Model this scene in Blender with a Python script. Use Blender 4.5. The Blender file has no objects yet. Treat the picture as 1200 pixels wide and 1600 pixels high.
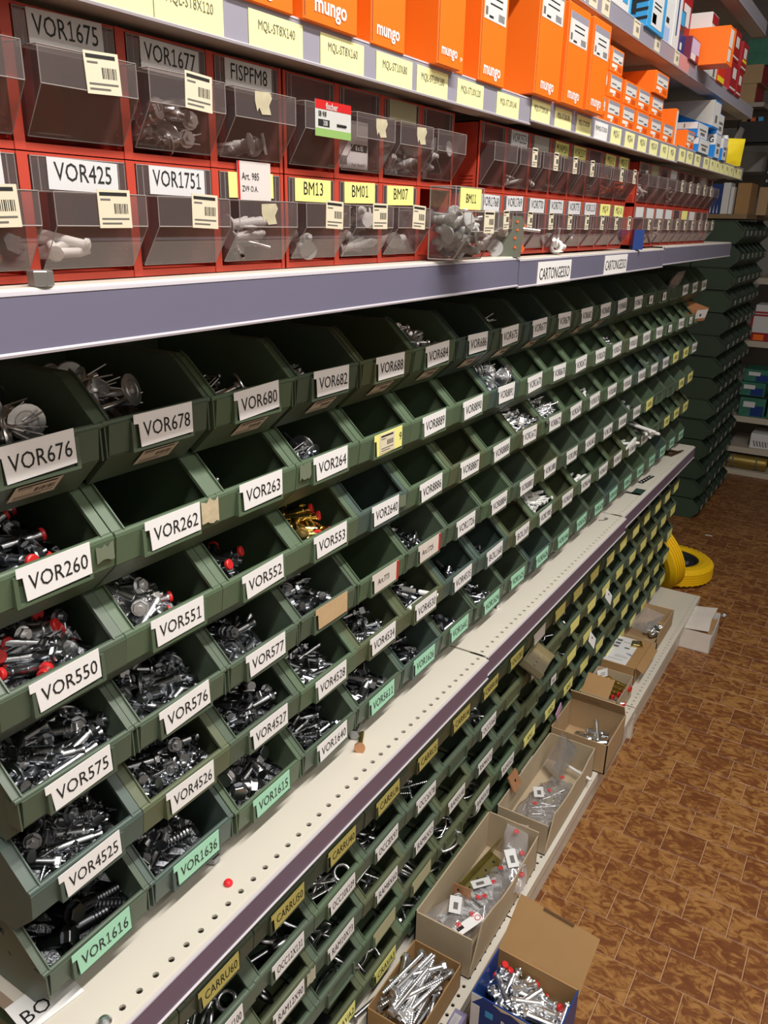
import bpy, math, random
import numpy as np
from mathutils import Matrix, Vector, Euler

# ------------------------------------------------------------------ camera, light, exposure
S = bpy.context.scene
C = S.collection
cd = bpy.data.cameras.new('camera'); cam = bpy.data.objects.new('camera', cd); C.objects.link(cam)
S.camera = cam
cd.sensor_fit = 'HORIZONTAL'; cd.sensor_width = 36.0; cd.lens = 36.0 * 1242.85 / 1200.0
cd.clip_start = 0.02; cd.clip_end = 60
def _cam():
    P = np.array([600., 800.]); D = np.array([1427.19, 360.83]); V = np.array([526.77, 4179.36])   # vanishing points of the aisle and of the uprights
    f = math.sqrt(-float((D - P) @ (V - P)))
    d = np.array([*(D - P), f]); d /= np.linalg.norm(d)
    v = np.array([*(V - P), f]); v -= d * (v @ d); v /= np.linalg.norm(v)
    x = np.cross(v, d)
    R = np.array([x, d, -v])            # rows: world axes in camera (right, down, forward)
    m = Matrix.Identity(4)
    for i in range(3):
        m[i][0] = R[i][0]; m[i][1] = -R[i][1]; m[i][2] = -R[i][2]
    m[2][3] = 1.60
    return m
cam.matrix_world = _cam()

W = bpy.data.worlds.new('room_ambient'); S.world = W; W.use_nodes = True
W.node_tree.nodes['Background'].inputs[0].default_value = (0.95, 0.92, 0.88, 1)
W.node_tree.nodes['Background'].inputs[1].default_value = 0.065

def area(name, loc, sx, sy, power, col):
    l = bpy.data.lights.new(name, 'AREA'); l.shape = 'RECTANGLE'; l.size = sx; l.size_y = sy
    l.energy = power; l.color = col
    o = bpy.data.objects.new(name, l); o.location = loc; C.objects.link(o); return o
area('aisle_tube_light', (0.36, 0.60, 3.22), 0.12, 2.8, 96, (1.0, 0.965, 0.91))
area('added_fill_light', (1.32, 0.70, 3.20), 0.14, 2.6, 24, (1.0, 0.96, 0.90))  # unseen fill light, added to brighten labels under the shelves
S.view_settings.view_transform = 'Standard'; S.view_settings.look = 'None'
S.view_settings.gamma = 1.0; S.view_settings.use_curve_mapping = False
S.view_settings.exposure = 0.12

# ------------------------------------------------------------------ materials
MATS = {}
def mat(name, col, rough=0.5, metal=0.0, spec=0.5, noise=0.0, nscale=30.0, bump=0.0, coat=0.0, rnd=0.0, col2=None):
    if name in MATS: return MATS[name]
    m = bpy.data.materials.new(name); m.use_nodes = True
    nt = m.node_tree; N = nt.nodes; L = nt.links
    b = N['Principled BSDF']
    b.inputs['Base Color'].default_value = (*col, 1); b.inputs['Roughness'].default_value = rough
    b.inputs['Metallic'].default_value = metal; b.inputs['Specular IOR Level'].default_value = spec
    if coat: b.inputs['Coat Weight'].default_value = coat; b.inputs['Coat Roughness'].default_value = 0.15
    if noise or bump or rnd:
        tc = N.new('ShaderNodeTexCoord'); nz = N.new('ShaderNodeTexNoise'); nz.inputs['Scale'].default_value = nscale
        nz.inputs['Detail'].default_value = 4
        L.new(tc.outputs['Object'], nz.inputs['Vector'])
        if noise or rnd:
            mx = N.new('ShaderNodeMix'); mx.data_type = 'RGBA'
            c2 = col2 if col2 else tuple(min(1, c * (1 + noise)) for c in col)
            c1 = tuple(c * (1 - noise) for c in col) if not col2 else col
            mx.inputs['A'].default_value = (*c1, 1); mx.inputs['B'].default_value = (*c2, 1)
            L.new(nz.outputs['Fac'], mx.inputs['Factor'])
            out = mx.outputs['Result']
            if rnd:
                oi = N.new('ShaderNodeObjectInfo'); mr = N.new('ShaderNodeMapRange')
                mr.inputs['To Min'].default_value = 1 - rnd; mr.inputs['To Max'].default_value = 1 + rnd
                L.new(oi.outputs['Random'], mr.inputs['Value'])
                hs = N.new('ShaderNodeHueSaturation'); L.new(mr.outputs['Result'], hs.inputs['Value']); L.new(out, hs.inputs['Color'])
                out = hs.outputs['Color']
            L.new(out, b.inputs['Base Color'])
        if bump:
            bp = N.new('ShaderNodeBump'); bp.inputs['Strength'].default_value = bump; bp.inputs['Distance'].default_value = 0.002
            L.new(nz.outputs['Fac'], bp.inputs['Height']); L.new(bp.outputs['Normal'], b.inputs['Normal'])
    MATS[name] = m; return m
def clear_mat(name, tint, gloss=0.10, rough=0.06, white=0.6, haze=0.96):
    m = bpy.data.materials.new(name); m.use_nodes = True
    nt = m.node_tree; N = nt.nodes; L = nt.links; N.clear()
    o = N.new('ShaderNodeOutputMaterial'); mx = N.new('ShaderNodeMixShader'); tr = N.new('ShaderNodeBsdfTransparent')
    gl = N.new('ShaderNodeBsdfGlossy'); lw = N.new('ShaderNodeLayerWeight'); mp = N.new('ShaderNodeMapRange')
    df = N.new('ShaderNodeBsdfDiffuse'); mx2 = N.new('ShaderNodeMixShader')
    tr.inputs['Color'].default_value = (*tint, 1); gl.inputs['Roughness'].default_value = rough
    df.inputs['Color'].default_value = (white, white * haze, white * haze, 1); mx2.inputs[0].default_value = gloss * 0.8
    lw.inputs['Blend'].default_value = 0.25
    mp.inputs['To Min'].default_value = gloss * 0.5; mp.inputs['To Max'].default_value = 0.75
    L.new(lw.outputs['Fresnel'], mp.inputs['Value']); L.new(mp.outputs['Result'], mx.inputs[0])
    L.new(tr.outputs[0], mx2.inputs[1]); L.new(df.outputs[0], mx2.inputs[2])
    L.new(mx2.outputs[0], mx.inputs[1]); L.new(gl.outputs[0], mx.inputs[2]); L.new(mx.outputs[0], o.inputs[0])
    MATS[name] = m; return m
def tile_mat():
    m = bpy.data.materials.new('marbled_terracotta'); m.use_nodes = True
    nt = m.node_tree; N = nt.nodes; L = nt.links; b = N['Principled BSDF']
    g = N.new('ShaderNodeNewGeometry'); oi = N.new('ShaderNodeObjectInfo')
    sc = N.new('ShaderNodeVectorMath'); sc.operation = 'SCALE'; sc.inputs['Scale'].default_value = 9.0
    cb = N.new('ShaderNodeCombineXYZ'); L.new(oi.outputs['Random'], cb.inputs[0]); L.new(oi.outputs['Random'], cb.inputs[2]); L.new(cb.outputs[0], sc.inputs[0])
    ad = N.new('ShaderNodeVectorMath'); L.new(g.outputs['Position'], ad.inputs[0]); L.new(sc.outputs[0], ad.inputs[1])
    st = N.new('ShaderNodeVectorMath'); st.operation = 'MULTIPLY'; st.inputs[1].default_value = (1.0, 1.6, 1.0); L.new(ad.outputs[0], st.inputs[0])
    n1 = N.new('ShaderNodeTexNoise'); n1.inputs['Scale'].default_value = 22; n1.inputs['Detail'].default_value = 7; n1.inputs['Roughness'].default_value = 0.68; n1.inputs['Distortion'].default_value = 1.3
    L.new(st.outputs[0], n1.inputs['Vector'])
    ra = N.new('ShaderNodeMapRange'); ra.inputs['To Min'].default_value = -0.035; ra.inputs['To Max'].default_value = 0.035; L.new(oi.outputs['Random'], ra.inputs['Value'])
    sm = N.new('ShaderNodeMath'); L.new(n1.outputs['Fac'], sm.inputs[0]); L.new(ra.outputs['Result'], sm.inputs[1])
    cr = N.new('ShaderNodeValToRGB'); e = cr.color_ramp.elements
    e[0].position = 0.36; e[0].color = (0.132, 0.044, 0.016, 1); e[1].position = 0.64; e[1].color = (0.34, 0.172, 0.056, 1)
    x = cr.color_ramp.elements.new(0.47); x.color = (0.165, 0.060, 0.019, 1); x = cr.color_ramp.elements.new(0.53); x.color = (0.26, 0.118, 0.036, 1)
    L.new(sm.outputs[0], cr.inputs[0]); L.new(cr.outputs[0], b.inputs['Base Color'])
    b.inputs['Roughness'].default_value = 0.42; b.inputs['Specular IOR Level'].default_value = 0.35
    MATS['tile'] = m; return m

G = 'bin_green'
BIN = [mat('bin_green', (0.074, 0.103, 0.069), 0.42, noise=0.10, nscale=14, rnd=0.10),
       mat('bin_olive', (0.090, 0.108, 0.058), 0.42, noise=0.12, nscale=14, rnd=0.10),
       mat('bin_teal', (0.064, 0.094, 0.079), 0.40, noise=0.10, nscale=14, rnd=0.10),
       mat('bin_leaf', (0.086, 0.126, 0.074), 0.42, noise=0.12, nscale=14, rnd=0.08)]
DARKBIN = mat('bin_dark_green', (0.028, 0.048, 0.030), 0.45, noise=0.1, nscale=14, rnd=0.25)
WHITE = mat('label_paper', (0.80, 0.79, 0.79), 0.6)
YEL = mat('label_yellow', (0.83, 0.80, 0.26), 0.6)
YELP = mat('tag_yellow', (0.86, 0.84, 0.40), 0.6)
MINT = mat('label_mint', (0.36, 0.70, 0.50), 0.6)
TANP = mat('label_tan', (0.52, 0.36, 0.20), 0.7, noise=0.15, nscale=60)
CREAM = mat('sticker_cream', (0.68, 0.61, 0.46), 0.6)
INK = mat('ink_black', (0.012, 0.012, 0.012), 0.6)
INKG = mat('ink_grey', (0.13, 0.12, 0.11), 0.7)
SHELF = mat('shelf_enamel', (0.60, 0.56, 0.485), 0.38, noise=0.03, nscale=9)
RAIL = mat('rail_lilac', (0.150, 0.143, 0.212), 0.30, spec=0.6, noise=0.05, nscale=5)
RAILP = mat('rail_plum', (0.150, 0.108, 0.160), 0.28, spec=0.6, noise=0.06, nscale=5)
RAILG = mat('rail_grey', (0.31, 0.295, 0.36), 0.28, spec=0.6, noise=0.04, nscale=5)
RAILLIT = mat('rail_lip_lit', (0.46, 0.43, 0.47), 0.3)  # light caught by the rail lips, painted in as a paler colour
STEEL = mat('frame_steel', (0.30, 0.28, 0.25), 0.5, noise=0.05, nscale=8)
BACK = mat('back_panel', (0.20, 0.19, 0.17), 0.6)
RED = mat('cabinet_red', (0.50, 0.055, 0.030), 0.42, noise=0.06, nscale=12)
CLEAR = clear_mat('clear_styrene', (0.82, 0.74, 0.72), 0.15, 0.06, 0.50, 0.84)
CLEARB = clear_mat('clear_styrene_bright', (0.90, 0.89, 0.88), 0.05)
BAG = clear_mat('bag_film', (0.97, 0.96, 0.97), 0.16, 0.14, 0.92)
ZINC = mat('zinc_steel', (0.78, 0.79, 0.81), 0.30, 1.0, noise=0.12, nscale=60)
DARKZ = mat('oiled_steel', (0.37, 0.385, 0.41), 0.27, 1.0, noise=0.15, nscale=60)
BLACKZ = mat('black_steel', (0.11, 0.115, 0.125), 0.30, 1.0)
GOLD = mat('yellow_zinc', (0.78, 0.60, 0.24), 0.25, 1.0, noise=0.1, nscale=50)
COPPER = mat('copper_zinc', (0.60, 0.31, 0.16), 0.38, 0.55, noise=0.15, nscale=40)
REDP = mat('red_plastic', (0.55, 0.02, 0.02), 0.35)
NYLON = mat('nylon_white', (0.72, 0.72, 0.70), 0.45)
GREYP = mat('nylon_grey', (0.42, 0.42, 0.42), 0.5)
BROWNP = mat('nylon_brown', (0.30, 0.12, 0.04), 0.5)
ORANGE = mat('carton_orange', (0.90, 0.165, 0.006), 0.5, noise=0.03, nscale=6)
ORANGED = mat('carton_orange_ink', (0.62, 0.075, 0.005), 0.5)
CARD = mat('cardboard', (0.40, 0.27, 0.145), 0.8, noise=0.07, nscale=25)
CARDG = mat('cardboard_grey', (0.42, 0.335, 0.225), 0.8, noise=0.06, nscale=25)
CARDD = mat('cardboard_brown', (0.33, 0.19, 0.075), 0.8, noise=0.07, nscale=25)
BLUE = mat('carton_blue', (0.012, 0.20, 0.62), 0.42)
SKY = mat('carton_sky', (0.05, 0.33, 0.66), 0.42)
NAVY = mat('carton_navy', (0.012, 0.035, 0.17), 0.4)
BBLUE = mat('carton_royal', (0.010, 0.040, 0.19), 0.35)
DRED = mat('carton_red', (0.33, 0.012, 0.018), 0.45)
BRED = mat('carton_bright_red', (0.62, 0.03, 0.012), 0.45)
PALE = mat('carton_pale', (0.66, 0.66, 0.66), 0.5)
PBLUE = mat('carton_pale_blue', (0.35, 0.46, 0.70), 0.5)
LILAC = mat('carton_lilac', (0.52, 0.46, 0.68), 0.5)
PURP = mat('carton_purple', (0.16, 0.14, 0.24), 0.45, noise=0.3, nscale=30)
YELLOWP = mat('bag_yellow', (0.85, 0.66, 0.02), 0.4)
TYRE = mat('tyre_yellow', (0.86, 0.53, 0.006), 0.45, noise=0.05, nscale=20)
HUB = mat('hub_black', (0.02, 0.02, 0.022), 0.45)
BLACK = mat('black_plastic', (0.012, 0.012, 0.013), 0.4)
OLIVEZ = mat('plate_olive_zinc', (0.50, 0.45, 0.16), 0.3, 1.0, noise=0.25, nscale=25)
GUN = mat('tool_grey_green', (0.17, 0.18, 0.14), 0.38, 0.4)
GROUT = mat('grout', (0.40, 0.23, 0.13), 0.8, noise=0.2, nscale=40)
WALLM = mat('wall_paint', (0.42, 0.40, 0.37), 0.8, noise=0.04, nscale=3)
DWALL = mat('wall_grey', (0.30, 0.29, 0.27), 0.8, noise=0.05, nscale=3)
GREENC = mat('carton_green', (0.03, 0.16, 0.11), 0.5, noise=0.5, nscale=30)
WOODB = mat('board_brown', (0.22, 0.14, 0.07), 0.6, noise=0.2, nscale=15)
TILE = tile_mat()
BIND = mat('bin_shadow_trim', (0.045, 0.066, 0.040), 0.45)

# ------------------------------------------------------------------ text glyphs (built-in font, as flat faces)
GLY = {}
def load_glyphs():
    chars = sorted(set('ABCDEFGHIJKLMNOPQRSTUVWXYZabcdefghijklmnopqrstuvwxyz0123456789-./&'))
    tmp = []
    for bold in (0, 1):
        for ch in chars:
            for s in (ch, 'H' + ch + 'H'):
                cu = bpy.data.curves.new('glyph', 'FONT'); cu.body = s; cu.resolution_u = 2; cu.size = 1.0
                cu.fill_mode = 'FRONT'
                if bold: cu.offset = 0.022
                ob = bpy.data.objects.new('glyph', cu); C.objects.link(ob); tmp.append((bold, ch, s, ob))
    dg = bpy.context.evaluated_depsgraph_get(); dg.update()
    wd = {}
    for bold, ch, s, ob in tmp:
        me = bpy.data.meshes.new_from_object(ob.evaluated_get(dg))
        v = np.array([p.co[:2] for p in me.vertices]).reshape(-1, 2)
        if s == ch:
            GLY[(bold, ch)] = [v, [tuple(p.vertices) for p in me.polygons], 0.5]
        else:
            wd[(bold, ch)] = v[:, 0].max() - v[:, 0].min()
        bpy.data.meshes.remove(me)
    hh = {b: (wd[(b, 'H')]) for b in (0, 1)}
    for k in GLY:
        # HcH width = 2H + adv(c); HHH gives adv(H)
        GLY[k][2] = wd[k]
    for b in (0, 1):
        hw = GLY[(b, 'H')][0]; hv = hw[:, 0].max() - hw[:, 0].min()
        wH = wd[(b, 'H')]                      # = 2*advH + hv
        advH = (wH - hv) / 2.0
        for ch in chars:
            GLY[(b, ch)][2] = wd[(b, ch)] - hv - advH
        GLY[(b, ' ')] = [np.zeros((0, 2)), [], 0.30]
    for b, t in ((0, 0.075), (1, 0.12)):          # a figure 1 with flag and foot
        GLY[(b, '1')] = [np.array([(0.24, 0.07), (0.24 + t, 0.07), (0.24 + t, 0.70), (0.26, 0.70), (0.10, 0.60), (0.10, 0.52), (0.24, 0.60), (0.09, 0), (0.46, 0), (0.46, 0.07), (0.09, 0.07)]),
                         [(0, 1, 2, 3, 6), (6, 3, 4, 5), (7, 8, 9, 10)], 0.54]
    for _, _, _, ob in tmp:
        cu = ob.data; bpy.data.objects.remove(ob); bpy.data.curves.remove(cu)
load_glyphs()

# ------------------------------------------------------------------ mesh builder
def rotx(a): return Matrix.Rotation(a, 4, 'X')
def roty(a): return Matrix.Rotation(a, 4, 'Y')
def rotz(a): return Matrix.Rotation(a, 4, 'Z')
def T(x, y, z): return Matrix.Translation((x, y, z))
class MB:
    def __init__(s): s.v = []; s.f = []; s.m = []; s.s = []
    def add(s, vs, fs, m=0, sm=False, M=None):
        o = len(s.v)
        if M is not None: vs = [tuple(M @ Vector(p)) for p in vs]
        s.v.extend(vs)
        for f in fs: s.f.append(tuple(i + o for i in f)); s.m.append(m); s.s.append(sm)
        return s
    def box(s, x0, x1, y0, y1, z0, z1, m=0, M=None):
        vs = [(x, y, z) for z in (z0, z1) for y in (y0, y1) for x in (x0, x1)]
        return s.add(vs, [(0, 2, 3, 1), (4, 5, 7, 6), (0, 1, 5, 4), (2, 6, 7, 3), (0, 4, 6, 2), (1, 3, 7, 5)], m, False, M)
    def cbox(s, x0, x1, y0, y1, z0, z1, b, m=0, M=None):
        # box with chamfered edges
        vs = []; fs = []
        X = (x0, x1); Y = (y0, y1); Z = (z0, z1); id = {}
        for i in (0, 1):
            for j in (0, 1):
                for k in (0, 1):
                    sx = b if i == 0 else -b; sy = b if j == 0 else -b; sz = b if k == 0 else -b
                    for a, p in enumerate(((X[i], Y[j] + sy, Z[k] + sz), (X[i] + sx, Y[j], Z[k] + sz), (X[i] + sx, Y[j] + sy, Z[k]))):
                        id[(i, j, k, a)] = len(vs); vs.append(p)
        g = lambda i, j, k, a: id[(i, j, k, a)]
        for i in (0, 1):
            q = [g(i, 0, 0, 0), g(i, 1, 0, 0), g(i, 1, 1, 0), g(i, 0, 1, 0)]; fs.append(tuple(q if i else q[::-1]))
            q = [g(0, i, 0, 1), g(0, i, 1, 1), g(1, i, 1, 1), g(1, i, 0, 1)]; fs.append(tuple(q if i else q[::-1]))
            q = [g(0, 0, i, 2), g(1, 0, i, 2), g(1, 1, i, 2), g(0, 1, i, 2)]; fs.append(tuple(q if i else q[::-1]))
        for i in (0, 1):
            for j in (0, 1):
                q = [g(i, j, 0, 0), g(i, j, 1, 0), g(i, j, 1, 1), g(i, j, 0, 1)]; fs.append(tuple(q if i != j else q[::-1]))
                q = [g(i, 0, j, 0), g(i, 1, j, 0), g(i, 1, j, 2), g(i, 0, j, 2)]; fs.append(tuple(q if i == j else q[::-1])[::-1])
                q = [g(0, i, j, 1), g(1, i, j, 1), g(1, i, j, 2), g(0, i, j, 2)]; fs.append(tuple(q if i != j else q[::-1])[::-1])
        for i in (0, 1):
            for j in (0, 1):
                for k in (0, 1):
                    q = (g(i, j, k, 0), g(i, j, k, 1), g(i, j, k, 2)); fs.append(q if (i + j + k) % 2 else q[::-1])
        return s.add(vs, fs, m, False, M)
    def prism(s, poly, y0, y1, m=0, M=None, axis='y'):
        # poly in (x,z), extruded along y
        n = len(poly)
        if axis == 'y': vs = [(p[0], y0, p[1]) for p in poly] + [(p[0], y1, p[1]) for p in poly]
        elif axis == 'x': vs = [(y0, p[0], p[1]) for p in poly] + [(y1, p[0], p[1]) for p in poly]
        else: vs = [(p[0], p[1], y0) for p in poly] + [(p[0], p[1], y1) for p in poly]
        fs = [tuple(range(n)), tuple(range(2 * n - 1, n - 1, -1))] + [(i, i + n, (i + 1) % n + n, (i + 1) % n) for i in range(n)]
        return s.add(vs, fs, m, False, M)
    def lathe(s, prof, n=10, m=0, M=None, smooth=True, close=True):
        # prof: (x, r) around the X axis, sharp corners by repeated points
        for (a, ra), (b, rb) in zip(prof[:-1], prof[1:]):
            if abs(a - b) < 1e-9 and abs(ra - rb) < 1e-9: continue
            vs = []
            for i in range(n):
                t = 2 * math.pi * i / n; c, q = math.cos(t), math.sin(t)
                vs.append((a, ra * c, ra * q)); vs.append((b, rb * c, rb * q))
            fs = [(2 * i, 2 * ((i + 1) % n), 2 * ((i + 1) % n) + 1, 2 * i + 1) for i in range(n)]
            s.add(vs, fs, m, smooth, M)
        if close:
            for (a, ra), fl in ((prof[0], 0), (prof[-1], 1)):
                if ra > 1e-6:
                    vs = [(a, ra * math.cos(2 * math.pi * i / n), ra * math.sin(2 * math.pi * i / n)) for i in range(n)]
                    f = tuple(range(n)); s.add(vs, [f if fl else f[::-1]], m, False, M)
        return s
    def cyl(s, p0, p1, r0, r1=None, n=10, m=0, smooth=True):
        r1 = r0 if r1 is None else r1
        p0 = Vector(p0); p1 = Vector(p1); d = p1 - p0
        q = Vector((1, 0, 0)).rotation_difference(d.normalized()).to_matrix().to_4x4()
        return s.lathe([(0, r0), (d.length, r1)], n, m, Matrix.Translation(p0) @ q, smooth)
    def tube(s, pts, r, n=6, m=0):
        pts = [Vector(p) for p in pts]; rings = []
        up = Vector((0.13, 0.21, 0.97)).normalized()
        for i, p in enumerate(pts):
            d = (pts[min(i + 1, len(pts) - 1)] - pts[max(i - 1, 0)]).normalized()
            a = d.cross(up); a = a.normalized() if a.length > 1e-4 else Vector((1, 0, 0)); b = d.cross(a)
            rings.append([tuple(p + r * (math.cos(2 * math.pi * k / n) * a + math.sin(2 * math.pi * k / n) * b)) for k in range(n)])
        vs = [v for q in rings for v in q]; fs = []
        for i in range(len(pts) - 1):
            for k in range(n): fs.append((i * n + k, i * n + (k + 1) % n, (i + 1) * n + (k + 1) % n, (i + 1) * n + k))
        fs.append(tuple(range(n))[::-1]); fs.append(tuple((len(pts) - 1) * n + k for k in range(n)))
        return s.add(vs, fs, m, True)
    def torus(s, R, r, nR=16, nr=6, m=0, M=None, a0=0, a1=2 * math.pi):
        full = abs(a1 - a0 - 2 * math.pi) < 1e-6; cnt = nR if full else nR + 1
        vs = []
        for i in range(cnt):
            t = a0 + (a1 - a0) * i / nR
            for k in range(nr):
                u = 2 * math.pi * k / nr; q = R + r * math.cos(u)
                vs.append((q * math.cos(t), q * math.sin(t), r * math.sin(u)))
        fs = []
        for i in range(nR):
            j = (i + 1) % cnt
            for k in range(nr): fs.append((i * nr + k, j * nr + k, j * nr + (k + 1) % nr, i * nr + (k + 1) % nr))
        return s.add(vs, fs, m, True, M)
    def text(s, st, h, M, m=1, bold=0, sq=0.86, align=0.5, maxw=None, vc=True):
        # local u=x, v=y; capital height h; M places the xy plane
        k = h / 0.70
        wd = sum(GLY[(bold, c)][2] for c in st) * k * sq
        if maxw and wd > maxw: sq *= maxw / wd; wd = maxw
        x = -wd * align; y0 = -h / 2 if vc else 0
        for c in st:
            v, f, a = GLY[(bold, c)]
            if len(v): s.add([tuple(M @ Vector((x + p[0] * k * sq, y0 + p[1] * k, 0))) for p in v], f, m)
            x += a * k * sq
        return s
    def mesh(s, name, mats):
        me = bpy.data.meshes.new(name); me.from_pydata([tuple(p) for p in s.v], [], s.f)
        for q in mats: me.materials.append(q)
        if len(s.f):
            me.polygons.foreach_set('material_index', s.m); me.polygons.foreach_set('use_smooth', s.s)
        me.update(); return me
    def build(s, name, mats, parent=None, M=None):
        if not isinstance(mats, (list, tuple)): mats = [mats]
        return place(name, s.mesh(name, mats), parent, M)
def place(name, me, parent=None, M=None):
    o = bpy.data.objects.new(name, me); C.objects.link(o)
    if parent is not None: o.parent = parent
    if M is not None: o.matrix_basis = M
    return o
def tag(o, label=None, cat=None, group=None, kind=None):
    if label: o['label'] = label
    if cat: o['category'] = cat
    if group: o['group'] = group
    if kind: o['kind'] = kind
    return o
def empty(name, M=None):
    o = bpy.data.objects.new(name, None); o.empty_display_size = 0.02; C.objects.link(o)
    if M is not None: o.matrix_basis = M
    return o
# text facing +x, reading along +y
FX = Matrix(((0, 0, 1, 0), (1, 0, 0, 0), (0, 1, 0, 0), (0, 0, 0, 1)))
# text facing -y, reading along +x
FY = Matrix(((1, 0, 0, 0), (0, 0, -1, 0), (0, 1, 0, 0), (0, 0, 0, 1)))
ORD = ['first', 'second', 'third', 'fourth', 'fifth', 'sixth', 'seventh', 'eighth', 'ninth', 'tenth', 'eleventh', 'twelfth', 'thirteenth',
       'fourteenth', 'fifteenth', 'sixteenth', 'seventeenth', 'eighteenth', 'nineteenth', 'twentieth']
rng = random.Random(7)

# ------------------------------------------------------------------ the room
def struct(name, mb, mats, M=None): return tag(mb.build(name, mats, None, M), kind='structure')
floor = struct('floor', MB().box(-3.0, 2.2, -2.5, 8.2, -0.06, -0.0025), GROUT)
struct('wall_far', MB().box(-3.0, 2.2, 6.35, 6.45, 0, 3.4), DWALL)
struct('wall_right', MB().box(1.55, 1.65, -2.5, 6.35, 0, 3.4), WALLM)
struct('wall_back', MB().box(-3.0, 1.55, -2.6, -2.5, 0, 3.4), WALLM)
struct('wall_left', MB().box(-3.1, -3.0, -2.5, 6.45, 0, 3.4), DWALL)
struct('ceiling', MB().box(-3.0, 2.2, -2.5, 6.45, 3.4, 3.46), mat('ceiling_paint', (0.5, 0.49, 0.47), 0.9))
# floor tiles, square, half-offset rows
PT = 0.1038; JT = 0.0024
tm = MB()
c = PT / 2 - JT / 2; b = 0.0016
vs = [(-c, -c, -0.004), (c, -c, -0.004), (c, c, -0.004), (-c, c, -0.004), (-c, -c, -b), (c, -c, -b), (c, c, -b), (-c, c, -b),
      (-c + b, -c + b, 0), (c - b, -c + b, 0), (c - b, c - b, 0), (-c + b, c - b, 0)]
fs = [(0, 1, 5, 4), (1, 2, 6, 5), (2, 3, 7, 6), (3, 0, 4, 7), (4, 5, 9, 8), (5, 6, 10, 9), (6, 7, 11, 10), (7, 4, 8, 11), (8, 9, 10, 11)]
tm.add(vs, fs); tile_me = tm.mesh('tile', [TILE])
CI = cam.matrix_world.inverted()
def screen(p):
    q = CI @ Vector(p)
    return (600 + 1242.85 * q.x / -q.z, 800 - 1242.85 * q.y / -q.z, -q.z)
cells = []
for j in range(-14, 40):
    y = 1.985 + PT * (j + 0.5)
    for i in range(-26, 20):
        x = -0.458 + PT * (i + 0.5) + (0 if j % 2 else PT / 2)
        if x > 1.5 or x < -2.9 or (x < -0.53 and y < 3.3): continue
        sx, sy, d = screen((x, y, 0))
        vis = -60 < sx < 1260 and -60 < sy < 1660 and d > 0
        cells.append((0 if vis else 1, d, x, y))
cells.sort()
rest = MB()
for n, (q, d, x, y) in enumerate(cells):
    if n < 300 and q == 0: place('tile', tile_me, floor, T(x, y, 0))
    else: rest.add(vs, fs, 0, False, T(x, y, 0))
tag(rest.build('tile_field', TILE, floor), kind='stuff')

# ------------------------------------------------------------------ the long shelf unit
frame = empty('shelving_frame', T(-0.98, 0.34, 0))
tag(frame, 'long steel shelf unit frame with perforated uprights carrying bins and boxes', 'shelving')
F0 = T(0.98, -0.34, 0)
MB().box(-0.985, -0.975, 0.34, 3.345, 0.02, 2.6).build('back_panel', BACK, frame, F0)
for y in (0.34, 1.34, 2.34, 3.325):
    m = MB().box(-0.975, -0.945, y - 0.012, y + 0.012, 0, 2.6)
    for k in range(52): m.box(-0.9455, -0.9445, y - 0.003, y + 0.003, 0.05 + k * 0.05, 0.075 + k * 0.05, 1)
    m.build('upright', [STEEL, BLACK], frame, F0)

def perforated(m, x0, x1, xh, y0, y1, z, t=0.0012, r=0.0042):
    # sheet from x0 to x1 with a row of round holes on x = xh
    m.box(x0, xh - 0.0125, y0, y1, z - t, z); m.box(xh + 0.0075, x1, y0, y1, z - t, z)
    n = int(round((y1 - y0) / 0.025)); st = (y1 - y0) / n
    a, b_ = xh - 0.0125, xh + 0.0075
    for k in range(n):
        ya, yb = y0 + k * st, y0 + (k + 1) * st; yc = (ya + yb) / 2
        O = [(b_, yc), (b_, yb), (xh, yb), (a, yb), (a, yc), (a, ya), (xh, ya), (b_, ya)]
        I = [(xh + r * math.cos(q * math.pi / 4), yc + r * math.sin(q * math.pi / 4)) for q in range(8)]
        vs = [(p[0], p[1], z) for p in O] + [(p[0], p[1], z) for p in I] + [(p[0], p[1], z - 0.004) for p in I]
        fs = [(i, (i + 1) % 8, (i + 1) % 8 + 8, i + 8) for i in range(8)] + [(i + 8, (i + 1) % 8 + 8, (i + 1) % 8 + 16, i + 16) for i in range(8)]
        m.add(vs, fs)
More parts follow.
